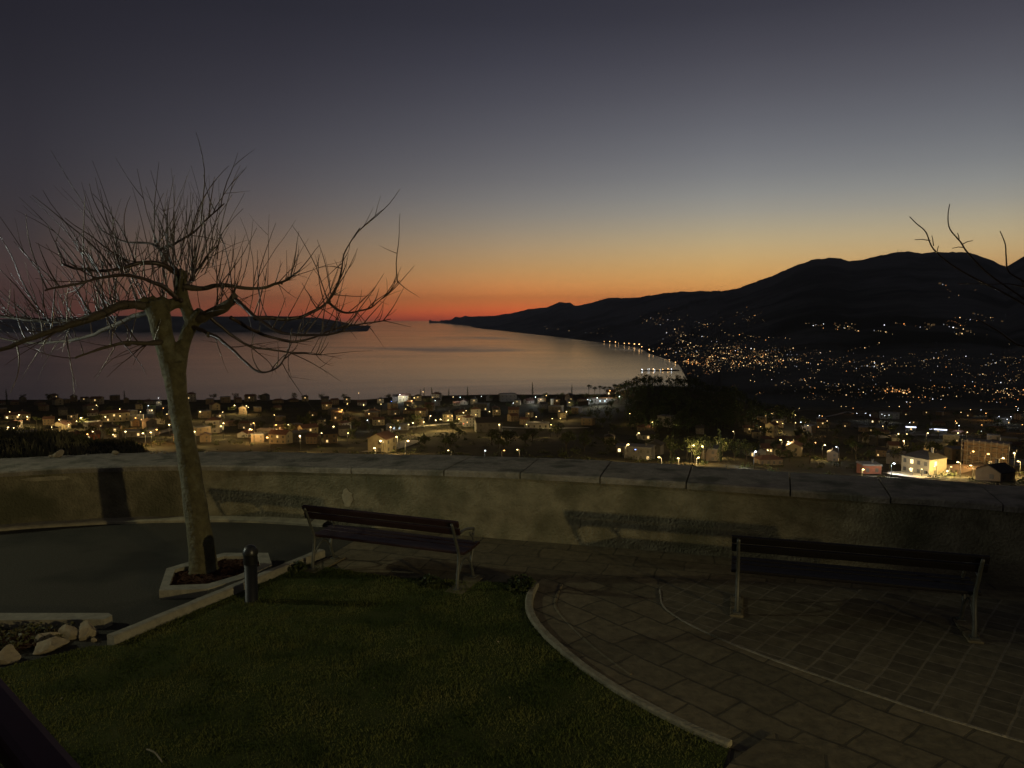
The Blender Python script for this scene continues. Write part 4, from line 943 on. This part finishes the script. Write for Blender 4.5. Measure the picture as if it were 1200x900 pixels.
ribbon('hill_street', [(905, 512), (915, 518), (925, 522), (935, 524)], 5, M['plaza'])
ribbon('cross_lane', [(560, 500), (600, 502), (640, 503), (690, 502)], 4, M['road'])

# street lamps
def lamp_proto(em, big):
    r = empty('street_lamp'); mb = MB(); mb.tube([(0, 0, -2), (0, 0, 3), (0, 0, 6.2), (0, -.35, 6.7), (0, -1.0, 6.85)], [.11, .09, .07, .06, .05], 6); mb.build('post', M['pole'], r, True)
    s = .46 if big else .32
    hb = MB(); hb.lathe([(.01, -.35 * s), (.5 * s, -.3 * s), (.75 * s, -.05 * s), (.62 * s, .22 * s), (.3 * s, .42 * s), (.02, .5 * s)], 10, (0, -1.0, 6.75)); hb.build('lamp_head', M[em], r, True)
    return r
LP = {}
LAMPS = [(12, 482, 'w', 0), (25, 486, 'w', 1), (35, 491, 'o', 0), (72, 491, 'w', 1), (80, 497, 'w', 0), (97, 489, 'w', 1), (90, 493, 'w', 0), (126, 488, 'w', 1), (140, 479, 'w', 1), (142, 487, 'w', 0), (165, 482, 'w', 0), (104, 508, 'o', 1), (108, 514, 'w', 0), (171, 507, 'w', 1), (187, 503, 'o', 1), (199, 497, 'w', 1), (198, 485, 'w', 0), (187, 466, 'c', 0), (173, 475, 'c', 0), (220, 486, 'w', 0),
    (262, 499, 'w', 1), (236, 482, 'w', 1), (257, 487, 'w', 0), (290, 477, 'w', 0), (320, 486, 'w', 0), (340, 497, 'w', 0), (352, 510, 'w', 1), (375, 507, 'w', 0), (298, 503, 'o', 1),
    (408, 473, 'w', 0), (420, 459, 'w', 0), (426, 474, 'w', 1), (447, 473, 'w', 0), (459, 470, 'b', 0), (470, 462, 'c', 1), (487, 466, 'w', 1), (497, 459, 'w', 0), (450, 516, 'w', 1), (466, 511, 'w', 1), (477, 497, 'w', 0), (503, 487, 'w', 1), (518, 491, 'w', 1), (531, 487, 'w', 0), (543, 483, 'w', 1), (542, 496, 'r', 0), (559, 478, 'w', 0), (529, 527, 'w', 0),
    (568, 527, 'c', 0), (588, 527, 'o', 0), (609, 526, 'w', 0), (655, 490, 'w', 0), (664, 482, 'w', 1), (626, 465, 'c', 1), (690, 468, 'c', 0), (700, 466, 'c', 1), (712, 467, 'c', 0), (716, 454, 'o', 1), (725, 464, 'c', 0), (738, 484, 'w', 0), (746, 507, 'w', 1), (733, 520, 'w', 1), (748, 526, 'b', 0),
    (764, 494, 'w', 0), (790, 496, 'w', 0), (775, 535, 'w', 1), (810, 521, 'w', 1), (824, 522, 'w', 1), (840, 517, 'w', 1), (883, 528, 'c', 1), (902, 527, 'w', 0), (909, 494, 'w', 1), (916, 515, 'w', 1), (963, 521, 'w', 1), (953, 518, 'o', 0), (982, 523, 'c', 0), (960, 500, 'o', 0), (860, 505, 'w', 0),
    (1044, 542, 'c', 1), (1059, 516, 'w', 1), (1060, 508, 'w', 0), (1069, 549, 'w', 0), (1080, 549, 'w', 0), (1097, 546, 'w', 0), (1136, 528, 'o', 1), (1153, 531, 'o', 1), (1188, 530, 'w', 1), (1132, 506, 'w', 0), (1147, 505, 'c', 0), (1100, 503, 'c', 0), (1035, 499, 'w', 0), (1000, 478, 'o', 0), (991, 476, 'w', 0), (1005, 484, 'c', 0), (1013, 484, 'c', 0), (1020, 486, 'c', 0), (1032, 485, 'c', 0), (1041, 486, 'c', 0), (1148, 480, 'c', 0), (1155, 484, 'o', 1), (1112, 546, 'w', 0), (1125, 541, 'w', 1), (1170, 536, 'w', 1), (1178, 491, 'c', 0), (1185, 488, 'c', 0), (1190, 470, 'w', 1), (1010, 549, 'w', 1)]
rl_ = random.Random(77)
LAMPS += [(458, 500, 'w', 1), (485, 495, 'w', 1), (498, 494, 'w', 1), (512, 492, 'w', 1), (524, 492, 'w', 1), (537, 490.5, 'w', 1), (550, 486, 'w', 1), (440, 524, 'w', 1), (475, 516, 'w', 1), (585, 497, 'w', 1), (615, 497, 'w', 0), (645, 497, 'w', 0), (178, 506, 'w', 1), (148, 505, 'w', 1), (60, 500, 'w', 0), (230, 505, 'w', 1), (1140, 545, 'w', 1), (1165, 543, 'w', 1), (1195, 540, 'w', 1), (1110, 551, 'w', 1), (795, 536, 'w', 1), (816, 535, 'w', 1), (925, 517, 'w', 1), (1085, 507, 'w', 1), (1120, 507, 'w', 1), (1050, 508, 'w', 1)]
LAMPS += [(rl_.uniform(885, 1200), rl_.uniform(470, 500), rl_.choice('wwwoc'), 0) for _ in range(34)] + [(rl_.uniform(0, 420), rl_.uniform(470, 512), rl_.choice('wwwo'), rl_.choice((0, 0, 1))) for _ in range(22)] + [(rl_.uniform(420, 700), rl_.uniform(462, 492), rl_.choice('wwwc'), 0) for _ in range(16)]
CK = {'w': ('e_warm', WARM, 'warm yellow street lamp'), 'o': ('e_orange', ORANGE, 'orange street lamp'), 'c': ('e_cool', COOL, 'cool white street lamp'), 'b': ('e_blue', (.2, .3, 1), 'small blue lamp'), 'r': ('e_red', (1, .1, .05), 'small red lamp')}
litems = []; LIGHTS = {}
for px, py, k, big in LAMPS:
    Y = 750.0 if px < 700 else 600.0 if px < 880 else 1100.0
    while Y > (240 if px > 1040 else 225) and yprof(px, Y) - 6.75 * F / Y < py: Y /= 1.003
    q = atY(px, yprof(px, Y), Y); ls = max(.3, min(1.0, (yprof(px, Y) - py) / (6.75 * F / Y)))
    key = (k, big)
    if key not in LP: LP[key] = lamp_proto(CK[k][0], big); o = LP[key]
    else: o = copy_tree(LP[key])
    o.location = q; o.rotation_euler.z = rh.uniform(-1.5, 1.5); o.scale = (1, 1, ls); tag(o, None, 'street lamp', 'street lamps of the town'); litems.append((o, CK[k][2], px, py))
    if k in 'woc' and not any(c.type == 'LIGHT' for c in o.children):
        if key not in LIGHTS:
            ld = bpy.data.lights.new('lamp_glow', 'POINT'); ld.color = CK[k][1]; ld.energy = 6200 if big else 1100; ld.shadow_soft_size = .3; LIGHTS[key] = ld
        lo = bpy.data.objects.new('lamp_glow', LIGHTS[key]); COL.objects.link(lo); lo.parent = o; lo.location = (0, -1.0, 6.2)
label_all(litems)

# trees of the town
def tree_mesh(kind, seed):
    r = random.Random(seed); cm = MB(); tm = MB()
    if kind == 'round':
        h, w = 7.5, 3.2
        tm.tube([(0, 0, -1), (.1, 0, 2.2), (0, .1, 4.5)], [.22, .17, .1], 6)
        for _ in range(6): a = r.uniform(0, 6.28); tm.tube([(0, 0, 2 + r.random()), (math.cos(a) * 1.2, math.sin(a) * 1.2, 4), (math.cos(a) * 2.1, math.sin(a) * 2.1, 5.4)], [.1, .07, .03], 5)
        cl = [(Vector((r.gauss(0, 1.3), r.gauss(0, 1.3), r.uniform(3.0, 6.6))), r.uniform(.8, 1.5)) for _ in range(15)]; nl, ls = 26, .34
    elif kind == 'cypress':
        tm.tube([(0, 0, -1), (0, 0, 5), (0, 0, 9)], [.2, .15, .05], 6); cl = [(Vector((r.gauss(0, .2), r.gauss(0, .2), z)), 1.0 * (1 - z / 11.5) + .12) for z in np.arange(1, 10.6, .6)]; nl, ls = 26, .26
    elif kind == 'pine':
        tm.tube([(0, 0, -1), (.2, 0, 3), (.1, .1, 7.5)], [.25, .2, .1], 6); cl = []
        for _ in range(13):
            a = r.uniform(0, 6.28); q = r.uniform(.3, 3.0); z = 8.4 - q * .55 + r.uniform(-.7, .7); cl.append((Vector((math.cos(a) * q, math.sin(a) * q, z)), r.uniform(.7, 1.15))); tm.tube([(.15, 0, r.uniform(4, 6)), (math.cos(a) * q, math.sin(a) * q, z)], [.08, .03], 5)
        nl, ls = 28, .30
    for c, rad in cl:
        for _ in range(nl):
            v = Vector((r.gauss(0, 1), r.gauss(0, 1), r.gauss(0, .8))); v = v.normalized() * rad * r.uniform(.5, 1.05); leaf(cm, c + v, ls * r.uniform(.7, 1.4), r)
    return tm, cm
def tree_proto(kind, seed, m):
    r = empty({'round': 'round_tree', 'cypress': 'cypress_tree', 'pine': 'pine_tree'}[kind]); tm, cm = tree_mesh(kind, seed); tm.build('trunk', M['farbark'], r); cm.build('crown', M[m], r); return r
TP = {'round': [tree_proto('round', s, 'treeleaf') for s in (1, 2, 3)], 'cypress': [tree_proto('cypress', s, 'conifer') for s in (4, 5)], 'pine': [tree_proto('pine', s, 'conifer') for s in (6, 7, 8)]}
tfirst = {}; titems = []; rtr = random.Random(31)
def put_tree(kind, px, py, s):
    i = rtr.randrange(len(TP[kind])); key = (kind, i); pr = TP[kind][i]; o = pr if key not in tfirst else copy_tree(pr); tfirst[key] = 1
    q = ground_at(px, py); o.location = q; o.rotation_euler.z = rtr.uniform(0, 6.28); o.scale = (s, s, s * rtr.uniform(.85, 1.15)); tag(o, None, 'tree', 'dark trees of the town'); titems.append((o, {'round': 'dark round tree', 'cypress': 'dark pointed cypress', 'pine': 'dark spreading pine'}[kind], px, py))
for px, py in ((493, 466), (497, 466), (526, 466), (506, 467), (624, 464), (670, 464), (146, 470), (8, 471), (440, 467), (548, 468)): put_tree('cypress', px, py, rtr.uniform(.8, 1.25))
for px in (575, 612, 640, 655, 676, 684, 692, 698, 30, 60, 210, 250, 275, 300, 345, 380, 400, 455): put_tree('round', px + rtr.uniform(-4, 4), 470, rtr.uniform(.7, 1.0))
for px in (690, 697, 703, 709, 714, 720, 726, 731, 736, 741): put_tree('pine', px, 463, rtr.uniform(.85, 1.15))
for _ in range(44): put_tree('round', rtr.uniform(-20, 420), rtr.uniform(476, 524), rtr.uniform(.7, 1.1))
for _ in range(36): put_tree('round', rtr.uniform(420, 720), rtr.uniform(476, 530), rtr.uniform(.7, 1.1))
for px, py, s in ((786, 540, 1.1), (805, 540, 1.2), (814, 542, 1.1), (826, 541, 1.3), (835, 538, 1.1), (846, 536, 1.2), (860, 540, 1.2), (875, 542, 1.1), (768, 530, 1.1), (745, 530, .9), (716, 530, 1.0)): put_tree('round', px, py, s)
for px, py in ((787, 545), (843, 542), (1055, 536)): put_tree('cypress', px, py, 1.1)
for _ in range(60): put_tree(rtr.choice(('round', 'round', 'pine')), rtr.uniform(880, 1210), rtr.uniform(486, 545), rtr.uniform(.7, 1.1))
label_all(titems)

# woods on the hill: one mass of crowns
rw = random.Random(41); mb = MB(); W = 0
while W < 620:
    px = rw.uniform(690, 935); Y = rw.uniform(430, 640); y = yprof(px, Y)
    lim = 452 if 745 < px < 830 else 460
    if y > 512 - abs(px - 790) * .12 or (px < 735 and y > 466 and rw.random() < .8) or (px > 880 and Y < 480): continue
    W += 1; c = atY(px, y, Y); h = rw.uniform(5.5, 9.5); w = rw.uniform(1.8, 3.0)
    mb.tube([(c.x, c.y, c.z - 1), (c.x, c.y, c.z + h * .7)], [.2, .1], 4)
    for _ in range(7):
        cc = c + Vector((rw.gauss(0, w * .45), rw.gauss(0, w * .45), h * rw.uniform(.45, 1.0))); rad = w * rw.uniform(.35, .6)
        for _ in range(13): v = Vector((rw.gauss(0, 1), rw.gauss(0, 1), rw.gauss(0, .8))).normalized() * rad * rw.uniform(.5, 1.05); leaf(mb, cc + v, rw.uniform(.3, .6), rw)
tag(mb.build('woods', M['conifer']), 'dark woods covering the rounded hill in front of the bay', 'woods', kind='stuff')
# scrub between the houses
mb = MB(); W = 0
while W < 1500:
    px = rw.uniform(-80, 1280); Y = rw.uniform(90, 700); c = atY(px, yprof(px, Y), Y); W += 1; w = rw.uniform(1.0, 2.4)
    for _ in range(26): v = Vector((rw.gauss(0, w * .5), rw.gauss(0, w * .5), abs(rw.gauss(0, w * .38)))); leaf(mb, c + v, rw.uniform(.25, .55), rw)
tag(mb.build('undergrowth', M['treeleaf']), 'dark scrub filling the gaps between the houses below the wall', 'scrub', kind='stuff')

# lights of the far towns along the bay and on the mountain side
def on_mnt(px, py):
    lo, hi = 0.0, 1.0
    for _ in range(28):
        t = (lo + hi) / 2
        if mnt_row(px, t)[1] > py: lo = t
        else: hi = t
    return mnt(px, lo), lo
FL = {k: MB() for k in ('warm', 'orange', 'cool', 'dim', 'fwarm', 'forange', 'fcool')}
rf = random.Random(51)
def far_light(px, py, kind, s):
    p, t = on_mnt(px, py); r = s * p.y / F * .5
    if kind == 'dim': FL[kind].box(p + Vector((0, 0, r)), (r * 2.0, r * 1.6, r * 1.6), rf.uniform(0, 3)); return  # whole house boxes glow, standing in for lamplight on their fronts
    c = p + Vector((0, 0, r * 1.4))
    if rf.random() < .55: kind = 'f' + kind
    FL[kind].add([c + Vector(v) * r for v in ((1, 0, 0), (-1, 0, 0), (0, 1, 0), (0, -1, 0), (0, 0, 1), (0, 0, -1))], [(0, 2, 4), (2, 1, 4), (1, 3, 4), (3, 0, 4), (2, 0, 5), (1, 2, 5), (3, 1, 5), (0, 3, 5)])
def cluster(n, cx, cy, sx, sy, slope=0.0, size=(.4, 1.15), mix='wwwcodd'):
    left = 0
    for _ in range(int(n * 1.7)):
        if left <= 0:      # a new street: its lamps follow one another along the slope
            left = rf.choice((1, 1, 1, 1, 2, 3, 5, 7)); dx = rf.gauss(0, sx); px = cx + dx; py = cy + slope * dx + rf.gauss(0, sy); ux = rf.choice((-1, 1)) * rf.uniform(2.2, 5.0); uy = rf.gauss(0, .9)
        else: px += ux * rf.uniform(.4, 1.6); py += uy + rf.gauss(0, .7)
        left -= 1
        if px > 1215 or py < ip(SKYL, px) + 18 or py > ip(SH, px) - (1 if px < 815 else 3): continue
        if px < 830 and py > 446: continue
        k = {'w': 'warm', 'c': 'cool', 'o': 'orange', 'd': 'dim'}[rf.choice(mix)]; far_light(px, py, k, (size[0] * .7 + (size[1] - size[0] * .7) * rf.random() ** 2.2) * (1.7 if k == 'dim' else 1))
cluster(190, 880, 419, 32, 9, 0, (.4, 1.2), 'wwwwood'); cluster(110, 850, 425, 22, 8, 0, (.4, 1.2), 'wwwwood'); cluster(70, 822, 424, 16, 6, 0, (.4, 1.2), 'wwwwood'); cluster(60, 840, 408, 30, 8); cluster(60, 920, 420, 25, 7); cluster(36, 795, 412, 18, 5); cluster(30, 800, 398, 22, 6); cluster(24, 905, 440, 30, 5)
cluster(34, 775, 372, 18, 4, -.05, (.4, .9)); cluster(22, 872, 372, 14, 4, 0, (.4, .9)); cluster(16, 815, 381, 16, 4, 0, (.4, .8)); cluster(10, 700, 384, 30, 4, .1, (.3, .7)); cluster(8, 655, 386, 18, 3, .1, (.3, .6)); cluster(5, 570, 379, 14, 2, .1, (.3, .5))
cluster(26, 988, 384, 16, 2.5, .18, (.5, 1.1)); cluster(10, 1032, 395, 10, 4, 0, (.6, 1.3)); cluster(30, 1105, 384, 32, 6, .05, (.6, 1.6)); cluster(12, 1170, 372, 22, 4, -.1, (.6, 1.4)); cluster(5, 1115, 345, 14, 6, 0, (.8, 1.6)); cluster(6, 950, 412, 10, 3)
cluster(64, 1075, 428, 50, 8, -.12, (.35, 1.0)); cluster(46, 1130, 424, 40, 8, -.1, (.35, 1.0)); cluster(70, 1015, 428, 30, 5, 0); cluster(60, 1170, 450, 30, 10); cluster(50, 1120, 456, 45, 6); cluster(60, 960, 455, 45, 7); cluster(40, 1030, 464, 45, 6); cluster(20, 1190, 428, 16, 8); cluster(30, 1180, 462, 22, 6, 0, (.8, 1.8), 'wwoo')
for _ in range(40): far_light(rf.uniform(1036, 1067), rf.gauss(458.5, 1.6), rf.choice(('orange', 'orange', 'warm')), rf.uniform(.8, 1.8))
for _ in range(22): far_light(rf.uniform(800, 818), rf.gauss(424, .8), rf.choice(('orange', 'warm')), rf.uniform(.7, 1.5))
M['f_warm'] = emat('far_warm', (1, .68, .30), 2.2); M['f_orange'] = emat('far_orange', (1, .42, .12), 2.0); M['f_cool'] = emat('far_cool', (.9, .93, 1), 2.4); M['f_dim'] = emat('far_dim', (1, .60, .25), .06); M['f_fwarm'] = emat('far_faint_warm', (1, .66, .30), .42); M['f_forange'] = emat('far_faint_orange', (1, .42, .14), .4); M['f_fcool'] = emat('far_faint_cool', (.9, .93, 1), .4)
for k, nm, lab in (('warm', 'warm_town_lights', 'scattered warm yellow lights of the towns on the mountain side'), ('orange', 'orange_town_lights', 'scattered orange lights of the towns on the mountain side'), ('cool', 'white_town_lights', 'scattered white lights of the towns on the mountain side'), ('fwarm', 'warm_town_lights', 'faint warm lights of the towns on the mountain side'), ('forange', 'orange_town_lights', 'faint orange lights of the towns on the mountain side'), ('fcool', 'white_town_lights', 'faint white lights of the towns on the mountain side'), ('dim', 'glowing_town_houses', 'faintly self-glowing far houses of the towns on the mountain side')):
    tag(FL[k].build(nm, M['f_' + k]), lab, 'town lights', kind='stuff')
# lamps on the waterfront promenade and the pier
M['e_front'] = emat('waterfront_glow', (1, .55, .2), 6, 'FRONT'); M['e_frontc'] = emat('waterfront_white', (.9, .95, 1), 5, 'FRONT')
wit = []
for i, (px, py, m, s) in enumerate([(708, 401.5, 'o', 1), (714, 402, 'o', 1), (720, 402.6, 'o', 1.2), (725, 403, 'o', 1), (731, 403.8, 'o', 1), (737, 404.4, 'o', 1.1), (744, 405, 'o', 1.5), (748, 406, 'o', 1.5), (752, 408, 'o', 1.4), (760, 412, 'o', 1.7), (764, 413, 'o', 1.3), (784, 425, 'o', 1.2), (790, 426, 'o', 1.3)]):
    px += rf.uniform(-1.5, 1.5); p, _ = on_mnt(px, py - rf.uniform(0, .8)); r = .5 * s * rf.uniform(.45, 1.0) * p.y / F; o = empty('waterfront_lamp', (p.x, p.y, p.z)); mb = MB(); mb.tube([(0, 0, -6), (0, 0, r * 2)], [.4, .25], 5); mb.build('post', M['pole'], o)
    mb = MB(); mb.lathe([(.05, -r), (r * .7, -r * .6), (r, 0), (r * .7, r * .6), (.05, r)], 8, (0, 0, r * 3)); mb.build('lamp_head', M['e_front'], o); tag(o, None, 'lamp', 'lamps along the far waterfront'); wit.append((px, o))
for i, (px, o) in enumerate(wit): o['label'] = 'orange waterfront lamp at the foot of the mountains, ' + ORD[i]
pier = empty('harbour_pier', tuple(atY(770, 434.5, -373.1 / (atY(770, 434.5, 1).z - EYE)))); tag(pier, 'lit harbour pier reaching into the bay behind the wooded hill', 'pier')
mb = MB(); mb.box((0, 0, 1.5), (230, 14, 5), R(4)); mb.box((90, 25, 1.5), (120, 60, 5), R(4)); mb.build('deck', M['h_grey'], pier)
rp = random.Random(8)
for k in range(13):
    x, y, h = rp.uniform(-112, 140), 0, rp.uniform(5, 14); y = x * .07 + (rp.uniform(0, 40) if x > 40 else 0); r = rp.choice((1.0, 1.5, 2.2, 3.0))
    mb = MB(); mb.tube([(x, y, 3), (x, y, h)], .3, 5); mb.lathe([(.1, h - r * .4), (r, h), (r, h + r * .6), (.1, h + r)], 8, (x, y, 0)); mb.build('pier_lamp', M['e_frontc'] if rp.random() < .6 else M['e_front'], pier)
# masts on the summit
for i, px in enumerate((1052, 1056)):
    p = mnt(px, 1, True); mb = MB(); h = 55 - 18 * i
    for a in range(3): mb.tube([(math.cos(a * 2.1) * 4, math.sin(a * 2.1) * 4, -20), (0, 0, h)], [1.5, .8], 4)
    for z in (10, 22, 34): mb.box((0, 0, z), (6, 6, .8))
    o = mb.build('radio_mast', M['r_dark']); o.location = p; tag(o, ('taller' if i == 0 else 'shorter') + ' of the two tiny masts on the mountain summit', 'mast', 'masts on the summit')

# ================================================================== air
hz = MB(); hz.box((0, 20000, 550), (150000, 84000, 1846))
hm_ = bpy.data.materials.new('haze_air'); hm_.use_nodes = True; nt = hm_.node_tree; nt.nodes.remove(nt.nodes['Principled BSDF'])
pv = nt.nodes.new('ShaderNodeVolumePrincipled'); pv.inputs['Color'].default_value = (.78, .87, 1.0, 1); pv.inputs['Density'].default_value = 1.8e-5; pv.inputs['Anisotropy'].default_value = 0.0
nt.links.new(pv.outputs[0], nt.nodes['Material Output'].inputs['Volume'])
HAZE = True
if HAZE:
    o = hz.build('haze', hm_); tag(o, kind='stuff')

# ================================================================== light and camera
def spot(name, loc, aim, watts, col, angle, blend, size):
    ld = bpy.data.lights.new(name, 'SPOT'); ld.energy = watts; ld.color = col; ld.spot_size = R(angle); ld.spot_blend = blend; ld.shadow_soft_size = size
    o = link(name, ld); o.location = loc; o.rotation_euler = (Vector(aim) - Vector(loc)).to_track_quat('-Z', 'Y').to_euler(); return o
spot('wall_lamp', (10.5, -6.2, 3.05), (-4.0, 10.0, -.5), 2450, (1, .80, .40), 43, 1.0, .13)
spot('street_lamp_light', (-20, 9.4, 8.2), (-5.5, 8, 0), 2500, (.98, 1.0, .70), 46, 1.0, .15)
spot('park_lamp', (-9.6, 8.5, 1.5), (-4.2, 9.0, 3.0), 300, (.88, 1.0, .92), 70, .9, .06)

cam = bpy.data.cameras.new('camera'); co = link('camera', cam); cam.sensor_width = 36; cam.lens = F / 1200 * 36; cam.clip_start = .05; cam.clip_end = 400000
co.location = (0, 0, EYE); co.rotation_euler = (R(90) - PITCH, 0, 0); SC.camera = co
SC.view_settings.view_transform = 'Standard'; SC.view_settings.look = 'None'; SC.view_settings.exposure = 0; SC.view_settings.gamma = 1
SC.render.engine = 'CYCLES'; SC.cycles.use_denoising = True; SC.cycles.denoiser = 'OPENIMAGEDENOISE'
SC.cycles.max_bounces = 4; SC.cycles.diffuse_bounces = 2; SC.cycles.glossy_bounces = 2; SC.cycles.volume_bounces = 0; SC.cycles.transmission_bounces = 2; SC.cycles.transparent_max_bounces = 4
SC.cycles.sample_clamp_indirect = 4; SC.cycles.caustics_reflective = False; SC.cycles.caustics_refractive = False
